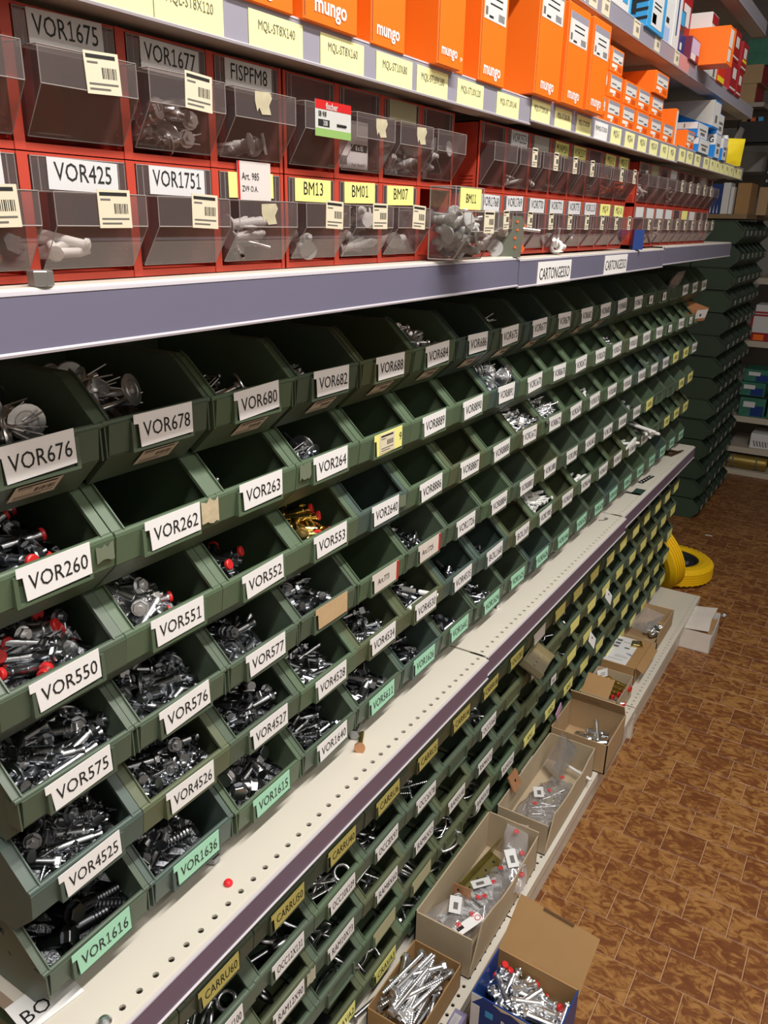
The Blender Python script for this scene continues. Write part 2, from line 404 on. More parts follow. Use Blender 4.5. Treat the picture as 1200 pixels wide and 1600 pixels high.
def shelf(label, z, y0, y1, xf=-0.571, depth=0.372, rail=RAIL, rh=0.046, rtop=-0.003, holes=True, dx=0.0, dz=0.0, lip=0.045, mat_=SHELF):
    z += dz; xf += dx
    m = MB(); ya, yb = y0 + 0.002, y1 - 0.002
    if holes: perforated(m, xf - depth, xf, xf - 0.013, ya, yb, z)
    else: m.box(xf - depth, xf, ya, yb, z - 0.0012, z)
    # rolled front edge and folded-under channel
    m.prism([(xf - 0.002, z), (xf + 0.001, z - 0.0004), (xf + 0.003, z - 0.003), (xf + 0.003, z - lip), (xf - 0.035, z - lip), (xf - 0.035, z - lip + 0.002), (xf, z - lip + 0.002), (xf, z - 0.002)], ya, yb)
    m.box(xf - 0.037, xf - 0.035, ya, yb, z - lip, z - 0.002)
    m.box(xf - depth, xf - 0.037, ya, ya + 0.002, z - 0.03, z - 0.001); m.box(xf - depth, xf - 0.037, yb - 0.002, yb, z - 0.03, z - 0.001)
    m.box(xf - depth, xf - depth + 0.003, ya, yb, z - 0.03, z - 0.001)
    o = m.build('metal_shelf', mat_, None, T(0, 0, 0)); tag(o, label, 'shelf', 'enamelled shelves of the long unit')
    r = MB(); x = xf + 0.0035; zt = z + rtop
    r.box(x, x + 0.003, ya, yb, zt - rh, zt, 0)
    r.prism([(x, zt - rh - 0.001), (x + 0.0050, zt - rh - 0.001), (x + 0.0055, zt - rh + 0.001), (x + 0.003, zt - rh + 0.0025)], ya, yb, 1)
    r.prism([(x, zt - 0.003), (x + 0.0036, zt - 0.002), (x + 0.0030, zt), (x, zt + 0.001)], ya, yb, 1)
    ro = r.build('price_rail', [rail, RAILLIT], o)
    for yy in (ya + 0.03, yb - 0.03):
        if z < 1.6: continue
        MB().prism([(xf - depth, z - 0.032), (xf - 0.06, z - 0.032), (xf - depth, z - 0.13)] if depth < 0.45 and z < 1.9 and not holes else
                   [(xf - depth, z - 0.032), (xf - 0.06, z - 0.032), (xf - depth, z - 0.07)], yy - 0.002, yy + 0.002).build('bracket', STEEL, o)
    return o, ro, x + 0.0034, zt - rh, zt
BAYS = [(0.34, 1.34), (1.34, 2.34), (2.34, 3.34)]
WB = ['nearest', 'middle', 'farthest']
def rail_tag(ro, x, y, zc, w, h, m, txt='', th=0.007, ink=INK, maxw=None, dy=0.0, bold=0, sq=0.75):
    q = MB().box(x, x + 0.0006, y - w / 2, y + w / 2, zc - h / 2, zc + h / 2, 0)
    if txt: q.text(txt, th, T(x + 0.0010, y, zc + dy) @ FX, 1, bold, sq, 0.5, maxw or w * 0.9)
    return q.build('price_tag', [m, ink], ro)
def code_tag(ro, x, y, zc, w, h):
    q = MB().box(x, x + 0.0006, y - w / 2, y + w / 2, zc - h / 2, zc + h / 2, 0)
    for k in range(6): q.box(x + 0.0006, x + 0.0009, y - w * 0.1 + k * w * 0.07, y - w * 0.1 + k * w * 0.07 + w * 0.035, zc - h * 0.2, zc + h * 0.12, 1)
    q.box(x + 0.0006, x + 0.0009, y - w * 0.4, y + w * 0.4, zc + h * 0.33, zc + h * 0.38, 1)
    return q.build('price_tag', [CREAM, INKG], ro)
UT = [[(0.495, 'MQL-ST8X100'), (0.5785, 'MQL-ST8X120'), (0.695, 'MQL-ST8X140'), (0.8075, 'MQL-ST8X160'), (0.916, 'MQL-ST10X80'), (1.010, 'MQL-ST10X100'), (1.120, 'MQL-ST10X120'), (1.249, 'MQL-ST10X140')],
      [(1.382, 'MQL-ST10X160'), (1.488, 'MQL-ST10X180'), (1.598, 'MQL-ST10X200'), (1.70, 'MUNMQL-ST10X240'), (1.80, 'MQS-5'), (1.90, 'MQS-6'), (2.00, 'MQS-8'), (2.10, 'MQS-10'), (2.20, 'MQ5'), (2.28, 'MQ6')],
      [(2.39, 'MQ8'), (2.48, 'MQ10'), (2.58, 'MQ12'), (2.70, 'MQ14'), (2.79, 'MU'), (2.87, 'MU'), (2.95, 'MU'), (3.03, 'MU'), (3.11, 'MU'), (3.20, 'MU'), (3.27, 'MU')]]
for i, (a, b) in enumerate(BAYS):
    dz = (0, 0.006, 0.010)[i]
    o, ro, x, z0, z1 = shelf('off-white shelf under the red drawer cabinets with lilac price rail, %s bay' % WB[i], 1.545, a, b, rail=RAIL, holes=False, dz=(0, -0.003, 0.002)[i])
    if i == 1:
        rail_tag(ro, x, 1.515, 1.512, 0.176, 0.042, WHITE, 'CARTONGESSO', 0.021, maxw=0.160, bold=0)
        rail_tag(ro, x, 1.905, 1.514, 0.172, 0.042, WHITE, 'CARTONGESSO', 0.021, maxw=0.160)
    o, ro, x, z0, z1 = shelf('upper shelf with grey price rail and yellow paper tags under orange boxes, %s bay' % WB[i], 1.786, a, b, rail=RAILG, rh=0.038, rtop=0.002, holes=False, dz=dz, lip=0.034)
    for y, t in UT[i]:
        w = 0.082 if len(t) > 7 else 0.070
        m_ = WHITE if t.startswith('MUNMQL') else YELP
        rail_tag(ro, x, y, z0 + 0.017, w, 0.030, m_, t, 0.0085 if len(t) > 6 else 0.013, INKG, maxw=w * 0.86, dy=0.004)
    o, ro, x, z0, z1 = shelf('third shelf with grey price rail under mixed coloured boxes, %s bay' % WB[i], 1.990, a, b, rail=RAILG, rh=0.034, rtop=0.004, holes=False, lip=0.030)
    if i == 1:
        for y in (1.36, 1.44, 1.52, 1.585, 1.655, 1.86, 2.025, 2.205): code_tag(ro, x, y, z0 + 0.018, 0.045, 0.030)
        rail_tag(ro, x, 2.285, z0 + 0.017, 0.10, 0.030, mat('tag_pink', (0.60, 0.25, 0.25), 0.5))
    o, ro, x, z0, z1 = shelf('wide perforated shelf below the upper block of bins with plum price rail, %s bay' % WB[i], 0.755, a, b, rail=RAILP, rh=0.044, dx=(0, -0.004, -0.012)[i], dz=(0, 0.002, 0.004)[i])
    o, ro, x, z0, z1 = shelf('top shelf of the long unit above the red boxes, %s bay' % WB[i], 2.262, a, b, rail=RAILG, rh=0.04, holes=False)
# base plinth: deep perforated shelf and kick board
for i, (a, b) in enumerate(BAYS):
    m = MB(); z = 0.113; xf = -0.462
    perforated(m, -0.96, xf, -0.476, a + 0.002, b - 0.002, z)
    m.box(xf - 0.002, xf + 0.003, a + 0.002, b - 0.002, z - 0.030, z - 0.0005)
    m.box(xf - 0.012, xf - 0.002, a + 0.002, b - 0.002, z - 0.044, z - 0.034)
    m.build('base_shelf', SHELF)
    o = C.objects['base_shelf'] if i == 0 else C.objects['base_shelf.%03d' % i]
    tag(o, 'lowest perforated shelf near the floor under the cartons, %s bay' % WB[i], 'shelf', 'base shelves')
    MB().box(xf - 0.014, xf - 0.008, a + 0.004, b - 0.004, 0.002, 0.072).build('kick_board', SHELF, o)
    MB().box(xf - 0.012, xf + 0.004, a - 0.012, a + 0.012, 0.0, 0.084).build('leveling_foot', STEEL if i == 0 else SHELF, o)

# ------------------------------------------------------------------ green stacking bins
def strip(m, pts, y0, y1, t, mt=0):
    for p, q in zip(pts[:-1], pts[1:]):
        d = Vector((q[0] - p[0], 0, q[1] - p[1])).normalized(); n = Vector((-d.z, 0, d.x)) * t
        m.prism([p, q, (q[0] - n.x, q[1] - n.z), (p[0] - n.x, p[1] - n.z)], y0, y1, mt)
def bin_mesh(kind):
    m = MB(); H = 0.1150; D = -0.235
    ins = 0.0 if kind != 'B' else 0.0065
    rad = {'A': 0.0042, 'B': 0.0034, 'C': 0.0070}[kind]
    hw = 0.0746; t = 0.0025
    prof = [(D, 0.0), (-0.042, 0.0), (-0.004, 0.036), (0.0, 0.068), (-0.004, 0.072), (-0.044, H - 0.006), (-0.052, H), (D, H)]
    for s in (-1, 1):
        a, b = sorted((s * (hw - ins), s * (hw - ins - t))); m.prism(prof, a, b)
        top = [(-0.001, 0.0705), (-0.044, H - 0.005), (-0.053, H), (D, H)]
        wid = 0.0125 if kind != 'B' else 0.008
        a, b = sorted((s * hw, s * (hw - wid))); strip(m, top, a, b, -0.0022)
        # inner edge bead of the rim
        q = sorted((s * (hw - wid), s * (hw - wid - 0.0016)))
        strip(m, [(-0.002, 0.0700), (-0.044, H - 0.006), (-0.053, H - 0.001)], q[0], q[1], 0.004)
    m.box(D, -0.042, -hw + ins, hw - ins, 0, 0.0025)
    strip(m, [(-0.042, 0.0), (-0.004, 0.036)], -hw + ins, hw - ins, 0.0025)
    strip(m, [(-0.004, 0.036), (0.0, 0.068)], -hw + ins, hw - ins, 0.0028)
    m.box(D, D + 0.0025, -hw + ins, hw - ins, 0, H)
    m.cyl((-rad * 0.6, -hw + 0.0003, 0.0705 - rad * 0.5), (-rad * 0.6, hw - 0.0003, 0.0705 - rad * 0.5), rad, n=10)
    if kind == 'B':     # stiffening ribs under the lip
        for s in (-1, 1): m.box(-0.02, 0.0005, s * 0.0715 - 0.0009, s * 0.0715 + 0.0009, 0.034, 0.066)
    return m
BM = {}
for kd in 'ABC':
    mb_ = bin_mesh(kd)
    for q, mt in enumerate(BIN): BM[(kd, q)] = mb_.mesh('storage_bin', [mt])
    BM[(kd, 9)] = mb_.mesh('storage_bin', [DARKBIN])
hm = MB()
for s in (-1, 1): hm.box(0.0, 0.0055, s * 0.0405 - 0.0022, s * 0.0405 + 0.0022, 0.036, 0.066)
hm.box(-0.001, 0.0055, -0.0425, 0.0425, 0.0345, 0.0375); hm.box(-0.002, 0.0012, -0.0405, 0.0405, 0.037, 0.066)
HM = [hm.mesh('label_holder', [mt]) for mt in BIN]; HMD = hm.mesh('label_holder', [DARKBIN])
CARDP = [(-0.0425, 0.0730), (0.0385, 0.0745), (0.0385, 0.0410), (-0.0345, 0.0385), (-0.0365, 0.0630), (-0.0425, 0.0635)]
def label_mesh(txt, paper, small=False, dy=0.0):
    q = MB()
    if small:
        q.box(0.0056, 0.0062, -0.020, 0.020, 0.042, 0.066, 0)
        for k in range(5): q.box(0.0062, 0.0064, -0.010 + k * 0.004, -0.008 + k * 0.004, 0.046, 0.058, 1)
    else:
        q.prism(CARDP, 0.0058, 0.0064, 0, axis='x')
        if txt: q.text(txt, 0.0158, T(0.0069, 0.002, 0.0565 + dy) @ FX, 1, 0, 0.84, 0.5, 0.066)
    return q
def sticker_mesh(w=0.042, h=0.030, edge=None):
    q = MB().box(0, 0.0004, -w / 2, w / 2, -h / 2, h / 2, 0)
    for k in range(9): q.box(0.0004, 0.0006, -w * 0.02 + k * w * 0.05, -w * 0.02 + k * w * 0.05 + w * (0.018 if k % 3 else 0.03), -h * 0.12, h * 0.14, 1)
    q.box(0.0004, 0.0006, -w * 0.44, w * 0.40, h * 0.34, h * 0.43, 1)
    for z, a in ((0.22, 0.15), (-0.28, 0.42), (-0.40, 0.30)): q.box(0.0004, 0.0006, -w * 0.42, -w * 0.42 + w * a * 2, h * z, h * (z + 0.045), 2)
    return q
STK = sticker_mesh().mesh('barcode_sticker', [CREAM, INK, INKG])
STKW = sticker_mesh(0.05, 0.026).mesh('barcode_sticker', [mat('sticker_dim', (0.60, 0.54, 0.45), 0.6), INK, INKG])

UP0 = 0.4221; XU = -0.632; ZU = [1.337, 1.221, 1.104, 0.988, 0.871, 0.757]
LO0 = 0.437; XL = -0.622; ZL = [0.535, 0.430, 0.324, 0.219, 0.114]
UL = [['VOR676', 'VOR678', 'VOR680', 'VOR682', 'VOR688', 'VOR684', 'VOR686', 'VOR675', 'VOR677', 'VOR679', 'VOR681', 'VOR685', 'VOR683', 'VOR673', '#', '#', None, 'VOR671', 'VOR672', 'VOR674'],
      ['VOR260', 'VOR262', 'VOR263', 'VOR264', 'Y9', 'VOR8889', 'VOR8890', 'VOR8891', 'VOR1670', 'VOR8670', 'VOR2671', 'VOR2670', 'VOR2672', 'VOR2673', 'VOR2674', 'VOR2675', '#', 'VOR2677', '#', None],
      ['VOR550', 'VOR551', 'VOR552', 'VOR553', 'VOR2640', 'VOR8886', 'VOR8887', 'VOR8888', 'VOR1672', 'VOR8672', 'VOR2676', 'VOR2678', 'VOR2680', 'VOR2681', 'VOR2682', 'VOR2683', 'VOR2684', 'YVOR1', 'YVOR2', 'VOR2686'],
      ['VOR575', 'VOR576', 'VOR577', 'T', 'AArt.773', 'AArt.1725', 'VOR1726', 'VOR8884', 'VOR8883', 'VOR1880', 'VOR1890', 'VOR2682', 'VOR1286', 'VOR2685', 'VOR2686', 'YVOR3', None, None, 'YVOR5', 'YVOR6'],
      ['VOR4525', 'VOR4526', 'VOR4527', 'VOR4528', 'VOR4534', 'VOR4530', 'VOR4535', 'BOL168', 'BOL169', 'VOR1985', 'VOR690', 'VOR694', 'VOR692', 'VOR691', 'VOR695', 'VOR696', None, 'YVOR7', 'YVOR8', 'YVOR9'],
      ['MVOR1616', 'MVOR1636', 'MVOR1615', 'VOR1640', 'MVOR5611', 'MVOR1626', 'MVOR1641', 'MVOR1624', 'MVOR1625', 'MVOR5626', 'MVOR1646', 'MVOR1628', 'MVOR1629', 'MVOR1630', 'MVOR1631', 'MVOR1632', 'MVOR1633', 'MVOR1634', 'MVOR1635', 'MVOR1637']]
LL = [[None, 'YCARRU60', 'YCARRU50', 'YCARRU40', 'YCARRU6', 'YCARRU5', 'YCARRU4', 'YCARRU8', 'YOCCB3', 'W', 'Y', 'Y', 'Y', 'Y', 'Y', 'Y', 'Y', 'Y', 'Y', 'Y'],
      [None, 'OCC16X100', 'OCC12X131', 'OCC10X109', 'OCC8X97', 'OCC6X78', None, 'OCC5X60', None, 'OCC4X50', None, 'Y', 'Y', 'Y', 'Y', 'Y', 'Y', 'Y', 'Y', 'Y'],
      [None, None, 'RAM12X90', 'RAM10X73', 'RAM8X60', 'RAM6X53', 'RAM5X40', 'RAM4X35', None, None, '#', 'Y', 'Y', 'Y', 'Y', 'Y', 'Y', 'Y', 'Y', 'Y'],
      [None, None, None, None, '*', '*', None, 'RAM3X30', 'RAM3X25', 'YAN1', 'YAN2', 'YAN3', 'Y', 'Y', None, 'Y', 'Y', 'Y', 'Y', 'Y'],
      [None, None, None, 'YCRAVA2', 'YCRAVA3', None, None, None, None, 'W', None, 'YAN4', 'YAN5', '#', 'Y', 'Y', 'Y', 'Y', 'Y', 'Y']]
PAPER = {'Y': (YEL, 'yellow'), 'M': (MINT, 'mint green'), 'A': (mat('label_offwhite', (0.66, 0.60, 0.55), 0.6), 'off-white'), 'W': (WHITE, 'white')}
EMBP = mat('label_faded', (0.42, 0.40, 0.24), 0.6)
lab_cache = {}
def add_label(o, t, rr):
    """returns words for the label"""
    if t is None: return 'with an empty tag holder'
    if t == '#':
        key = '#'; me = lab_cache.get(key) or lab_cache.setdefault(key, label_mesh('', WHITE, True).mesh('label', [WHITE, INKG])); w = 'with a small white sticker'
    elif t == '*':
        me = lab_cache.get('*') or lab_cache.setdefault('*', label_mesh('', EMBP).mesh('label', [EMBP, INK])); w = 'with a faded tag'
    elif t == 'T':
        me = label_mesh('', TANP).mesh('label', [TANP, INK]); w = 'with a blank tan tag'
    elif t == 'Y9':
        q = label_mesh('', YEL); q.text('9', 0.013, T(0.0069, 0.033, 0.0585) @ FX, 1); me = q.mesh('label', [YEL, INK])
        place('barcode_sticker', STK, o, T(0.0068, -0.006, 0.056)); w = 'with yellow tag and barcode sticker'
    elif t[0] == 'A':
        p = PAPER['A'][0]; q = label_mesh('', p); q.text(t[1:], 0.010, T(0.0069, -0.008, 0.057) @ FX, 1, 0, 0.8, 0.5, 0.05)
        q.box(0.0065, 0.0068, 0.0325, 0.0385, 0.041, 0.0742, 2); me = q.mesh('label', [p, INK, REDP]); w = 'with off-white %s tag' % t[1:]
    else:
        col = PAPER['W']; tx = t
        if t[0] == 'Y': col = PAPER['Y']; tx = t[1:]
        elif t[0] == 'M': col = PAPER['M']; tx = t[1:]
        elif t == 'W': tx = ''
        key = (t,)
        me = lab_cache.get(key) or lab_cache.setdefault(key, label_mesh(tx, col[0]).mesh('label', [col[0], INK]))
        w = 'with %s tag %s' % (col[1], tx) if tx and not (t[0] == 'Y' and len(tx) < 5) else 'with %s tag' % col[1]
    place('label', me, o, T(0, rr.uniform(-.002, .002), rr.uniform(-.0012, .0012)) @ rotx(rr.uniform(-0.03, 0.03)))
    return w
binpos = {}
kindrow = ['B', 'A', 'A', 'B', 'A', 'B']
colrow = {(0, 6): 2, (4, 0): 2, (4, 1): 1, (5, 0): 0, (3, 4): 3, (2, 6): 1}
rr = random.Random(3)
for r in range(6):
    for k in range(20):
        kd = kindrow[r]
        ci = colrow.get((r, k), (0, 3, 3, 0, 1 if k % 3 else 3, 2 if k % 4 == 1 else 0)[r] if rr.random() < 0.75 else rr.choice((0, 1, 2, 3)))
        M = T(XU + rr.uniform(-0.0015, 0.0015), UP0 + 0.15 * k, ZU[r])
        o = place('storage_bin', BM[(kd, ci)], None, M); binpos[('u', r, k)] = (o, M)
        place('label_holder', HM[ci], o)
        w = add_label(o, UL[r][k], rr)
        if r == 0 and k < 12: place('barcode_sticker', STKW, o, T(-0.0140, 0.004, 0.0205) @ roty(math.radians(46)))
        tag(o, 'green bin %s, %s in %s row of upper block' % (w, ORD[k], ['top', 'second', 'third', 'fourth', 'fifth', 'bottom'][r]), 'storage bin', 'green bins of the upper block')
for r in range(5):
    for k in range(20):
        ci = rr.choice((0, 0, 1, 3)) if k < 9 else rr.choice((0, 0, 0, 1))
        M = T(XL + rr.uniform(-0.0015, 0.0015), LO0 + 0.15 * k, ZL[r])
        o = place('storage_bin', BM[('C', ci)], None, M); binpos[('l', r, k)] = (o, M)
        place('label_holder', HM[ci], o)
        w = add_label(o, LL[r][k], rr)
        tag(o, 'green bin %s, %s in %s row of lower block' % (w, ORD[k], ['top', 'second', 'third', 'fourth', 'bottom'][r]), 'storage bin', 'green bins of the lower block')
# the far stack by the end wall
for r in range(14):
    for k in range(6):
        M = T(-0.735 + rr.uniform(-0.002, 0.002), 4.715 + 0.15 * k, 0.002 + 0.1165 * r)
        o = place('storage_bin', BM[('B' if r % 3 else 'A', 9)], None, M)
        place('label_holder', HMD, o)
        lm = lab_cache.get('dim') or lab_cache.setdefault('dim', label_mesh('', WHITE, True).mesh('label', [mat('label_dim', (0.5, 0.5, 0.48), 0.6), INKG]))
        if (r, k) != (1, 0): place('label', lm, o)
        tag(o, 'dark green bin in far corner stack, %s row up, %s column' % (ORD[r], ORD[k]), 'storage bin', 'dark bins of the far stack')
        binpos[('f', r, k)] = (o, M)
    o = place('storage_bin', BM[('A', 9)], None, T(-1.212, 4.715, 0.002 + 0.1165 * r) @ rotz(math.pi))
    tag(o, 'dark green bin facing away behind the far stack, %s row up' % ORD[r], 'storage bin', 'bins behind the far stack')

# ------------------------------------------------------------------ fasteners: one mesh of each kind
FM = {}; FB = {}
def proto(key, name, mb, mats): FB[key] = (mb, mats); FM[key] = (name, mb.mesh(name, mats))
def thread(m, x0, x1, r, n=8, mt=0, step=0.004):
    k = max(2, int((x1 - x0) / step)); pr = []
    for i in range(k): a = x0 + (x1 - x0) * i / k; b = x0 + (x1 - x0) * (i + 1) / k; pr += [(a, r * 0.86), ((a + b) / 2, r)]
    pr.append((x1, r * 0.86)); m.lathe(pr, n, mt)
def hexhead(m, x0, x1, r, mt=0): m.lathe([(x0, r * 0.92), (x0 + (x1 - x0) * 0.2, r), (x1, r)], 6, mt, smooth=False)
def mk():
    m = MB(); hexhead(m, -0.058, -0.050, 0.0095); m.lathe([(-0.050, 0.0105), (-0.0485, 0.0105)], 12); m.lathe([(-0.0485, 0.005), (0.015, 0.005)], 10); thread(m, 0.015, 0.058, 0.005, 8)
    proto('hex_bolt', 'hex_bolt', m, [ZINC])
    for key, mt, cap in (('anchor', DARKZ, 0), ('anchor_red', DARKZ, 1), ('anchor_bright', ZINC, 0), ('anchor_gold', GOLD, 1), ('anchor_zred', ZINC, 1)):
        m = MB(); m.lathe([(-0.034, 0.0035), (-0.028, 0.0035)], 8); hexhead(m, -0.030, -0.024, 0.0082)
        m.lathe([(-0.024, 0.0098), (-0.0225, 0.0098)], 12); m.lathe([(-0.0225, 0.0064), (0.006, 0.0064), (0.006, 0.0058), (0.010, 0.0058), (0.010, 0.0064), (0.026, 0.0064)], 10)
        m.lathe([(0.026, 0.0050), (0.034, 0.0066), (0.036, 0.0066)], 10)
        if cap: m.lathe([(0.0355, 0.0072), (0.039, 0.0072), (0.040, 0.0060)], 12, 1)
        proto(key, 'sleeve_anchor', m, [mt, REDP])
    for key, mt in (('screw', DARKZ), ('screw_bright', ZINC), ('screw_white', NYLON)):
        m = MB(); m.lathe([(-0.030, 0.0030), (-0.029, 0.0048), (-0.0265, 0.0048), (-0.025, 0.0022)], 10); m.lathe([(-0.025, 0.0022), (-0.012, 0.0022)], 8, close=False)
        thread(m, -0.012, 0.022, 0.0028, 8, step=0.003); m.lathe([(0.022, 0.0022), (0.030, 0.0003)], 8)
        proto(key, 'wood_screw', m, [mt])
    m = MB(); m.lathe([(-0.0385, 0.0052), (-0.0375, 0.0060), (-0.0335, 0.0060)], 6, smooth=False); m.torus(0.0135, 0.0010, 18, 4, 0, T(-0.0342, 0, 0) @ FX); m.lathe([(-0.034, 0.0225), (-0.0325, 0.0228), (-0.031, 0.0215), (-0.0315, 0.009), (-0.028, 0.0085), (-0.026, 0.005)], 18); m.lathe([(-0.028, 0.0046), (0.018, 0.0042)], 10)
    for a in (0, 2.1, 4.2): m.cyl((0.004, 0.004 * math.cos(a), 0.004 * math.sin(a)), (0.036, 0.011 * math.cos(a), 0.011 * math.sin(a)), 0.0016, 0.0012, 6)
    proto('toggle', 'disc_toggle_anchor', m, [ZINC]); proto('toggle_dark', 'disc_toggle_anchor', m, [DARKZ])
    m = MB(); m.lathe([(-0.030, 0.0036), (-0.028, 0.0070), (-0.026, 0.0070), (-0.025, 0.0048), (0.020, 0.0046), (0.030, 0.0022)], 10); proto('plug_white', 'wall_plug', m, [NYLON])
    m = MB(); m.lathe([(-0.034, 0.013), (-0.0325, 0.0132), (-0.031, 0.0125), (-0.031, 0.0068)], 14)
    pr = []
    for i in range(5): pr += [(-0.031 + i * 0.012, 0.0066), (-0.023 + i * 0.012, 0.0072), (-0.0215 + i * 0.012, 0.0060)]
    pr.append((0.034, 0.0034)); m.lathe(pr, 10)
    for a in (0.6, 3.7): m.prism([(-0.014, 0.006), (0.004, 0.012), (0.010, 0.011), (0.0, 0.005)], -0.0016, 0.0016, 0, rotx(a))
    proto('plug_grey', 'wall_plug', m, [GREYP]); proto('plug_brown', 'wall_plug', m, [BROWNP])
    m = MB(); m.lathe([(-0.040, 0.0105), (-0.039, 0.0115), (-0.030, 0.0115)], 6, smooth=False); m.lathe([(-0.030, 0.0135), (-0.0285, 0.0135)], 14)
    m.lathe([(-0.0285, 0.0088), (0.004, 0.0088)], 12); thread(m, 0.004, 0.040, 0.0088, 10, step=0.0045)
    proto('big_bolt', 'heavy_bolt', m, [DARKZ]); proto('big_bolt_black', 'heavy_bolt', m, [BLACKZ]); proto('big_bolt_bright', 'heavy_bolt', m, [ZINC])
    m = MB(); m.torus(0.014, 0.0036, 18, 7, 0, T(-0.034, 0, 0)); m.lathe([(-0.020, 0.0036), (0.010, 0.0036)], 8); thread(m, 0.010, 0.045, 0.0036, 8)
    proto('eye_bolt', 'eye_bolt', m, [DARKZ]); proto('eye_bolt_bright', 'eye_bolt', m, [ZINC])
    m = MB(); m.torus(0.016, 0.0032, 16, 7, 0, T(-0.030, 0, 0), -2.4, 2.0); m.lathe([(-0.016, 0.0032), (0.040, 0.0030)], 8); proto('hook', 'screw_hook', m, [ZINC])
    m = MB(); m.torus(0.040, 0.0030, 24, 6); m.cyl((0.036, 0, 0), (0.046, 0.02, 0.004), 0.0032, n=6); proto('ring', 'wire_ring', m, [ZINC])
    m = MB(); m.torus(0.017, 0.0055, 18, 8, 0, T(0.01, 0, 0), 0.0, 2 * math.pi); m.lathe([(-0.045, 0.0062), (-0.008, 0.0062)], 10); proto('hook_heavy', 'ring_screw', m, [DARKZ])
    m = MB(); m.lathe([(-0.006, 0.012), (-0.005, 0.013), (0.005, 0.013), (0.006, 0.012), (0.006, 0.0065), (-0.006, 0.0065), (-0.006, 0.012)], 6, smooth=False, close=False); proto('nut', 'hex_nut', m, [DARKZ])
    m = MB(); m.lathe([(-0.055, 0.0045), (-0.05, 0.0048), (0.05, 0.0048), (0.055, 0.0035)], 10); proto('rod_white', 'nylon_rod', m, [NYLON])
    m = MB(); m.lathe([(-0.036, 0.0115), (-0.034, 0.0125), (-0.012, 0.0120), (-0.012, 0.0070), (0.0, 0.0075), (0.030, 0.0090), (0.040, 0.0090), (0.040, 0.006), (0.034, 0.006)], 12, close=True); proto('cone_bolt', 'cone_connector', m, [ZINC])
mk()
NAMES = {'hex_bolt': 'hex bolt', 'anchor': 'sleeve anchor', 'anchor_red': 'red-capped sleeve anchor', 'anchor_bright': 'bright sleeve anchor', 'anchor_gold': 'yellow zinc anchor with red cap', 'anchor_zred': 'zinc anchor with red end cap',
         'screw': 'dark screw', 'screw_bright': 'bright zinc screw', 'screw_white': 'white screw', 'toggle': 'zinc disc toggle anchor', 'toggle_dark': 'dark disc toggle anchor', 'plug_white': 'white nylon plug', 'plug_grey': 'grey flanged plug', 'plug_brown': 'brown plug',
         'big_bolt': 'heavy dark bolt', 'big_bolt_black': 'heavy black bolt', 'big_bolt_bright': 'heavy zinc bolt', 'eye_bolt': 'eye bolt', 'eye_bolt_bright': 'zinc eye bolt', 'hook': 'open zinc hook', 'ring': 'wire ring', 'hook_heavy': 'thick ring screw', 'nut': 'hex nut', 'rod_white': 'white nylon rod', 'cone_bolt': 'zinc cone connector'}
HALF = {k: max(abs(v[0]) for v in FB[k][0].v) for k in FB}
def mound_h(x, y, box):
    """height of the heap surface: low behind the front lip, rising to the back, falling to the far side"""
    x0, x1, y0, y1, z0, z1 = box
    u = min(1.0, max(0.0, (x1 - x) / 0.085)); v = (y - y0) / max(1e-6, (y1 - y0))
    zf = z0 + (z1 - z0) * 0.42
    return zf + (z1 - zf) * (u ** 0.8) - (z1 - z0) * 0.38 * max(0.0, v - 0.55)
def heap(key, n, box, rs, tilt=0.35, align=None, scale=1.0, tray=False):
    """n random poses: in a bin they lie on the heap surface, in a tray (tray=True) through its depth"""
    if key.startswith('toggle') and not tray and box[0] < -0.09: scale *= 0.78; box = (box[0], box[1] - 0.012, box[2], box[3], box[4] + 0.008, box[5] + 0.004)
    x0, x1, y0, y1, z0, z1 = box; out = []; h = HALF[key] * scale
    inbin = (not tray) and x0 < -0.09 and x1 < 0.01
    for i in range(n):
        a = (rs.uniform(0, 2 * math.pi) if align is None else align + rs.gauss(0, 0.35) + (math.pi if rs.random() < 0.5 else 0))
        e = rs.uniform(-tilt, tilt)
        ex = abs(math.cos(a)) * h * math.cos(e); ey = abs(math.sin(a)) * h * math.cos(e); ez = abs(math.sin(e)) * h
        xa, xb = x0 + min(ex, (x1 - x0) * 0.48), x1 - min(ex * 0.9, (x1 - x0) * 0.48); ya, yb = y0 + min(ey, (y1 - y0) * 0.48), y1 - min(ey, (y1 - y0) * 0.48)
        y = rs.uniform(ya, yb)
        if inbin:
            x = xb - (xb - xa) * rs.random() ** 1.4
            z = mound_h(x, y, box) + rs.uniform(-0.007, 0.004) * scale
            if z - ez < 0.040: x = min(x, -0.052 + 1.05 * max(0.003, z - ez) - (0.75 if key.startswith('toggle') else 0.5) * ex - (0.012 if key.startswith('toggle') else 0))
        else:
            x = rs.uniform(xa, xb); u = (i + 0.5) / n
            z = z0 + 0.008 * scale + (z1 - z0 - 0.008) * u
        z = max(z, 0.005 + (z0 if not inbin else 0.0) + min(ez, 0.02))
        out.append(T(x, y, z) @ rotz(a) @ roty(e) @ rotx(rs.uniform(0, 6.28)) @ Matrix.Scale(scale, 4))
    return out
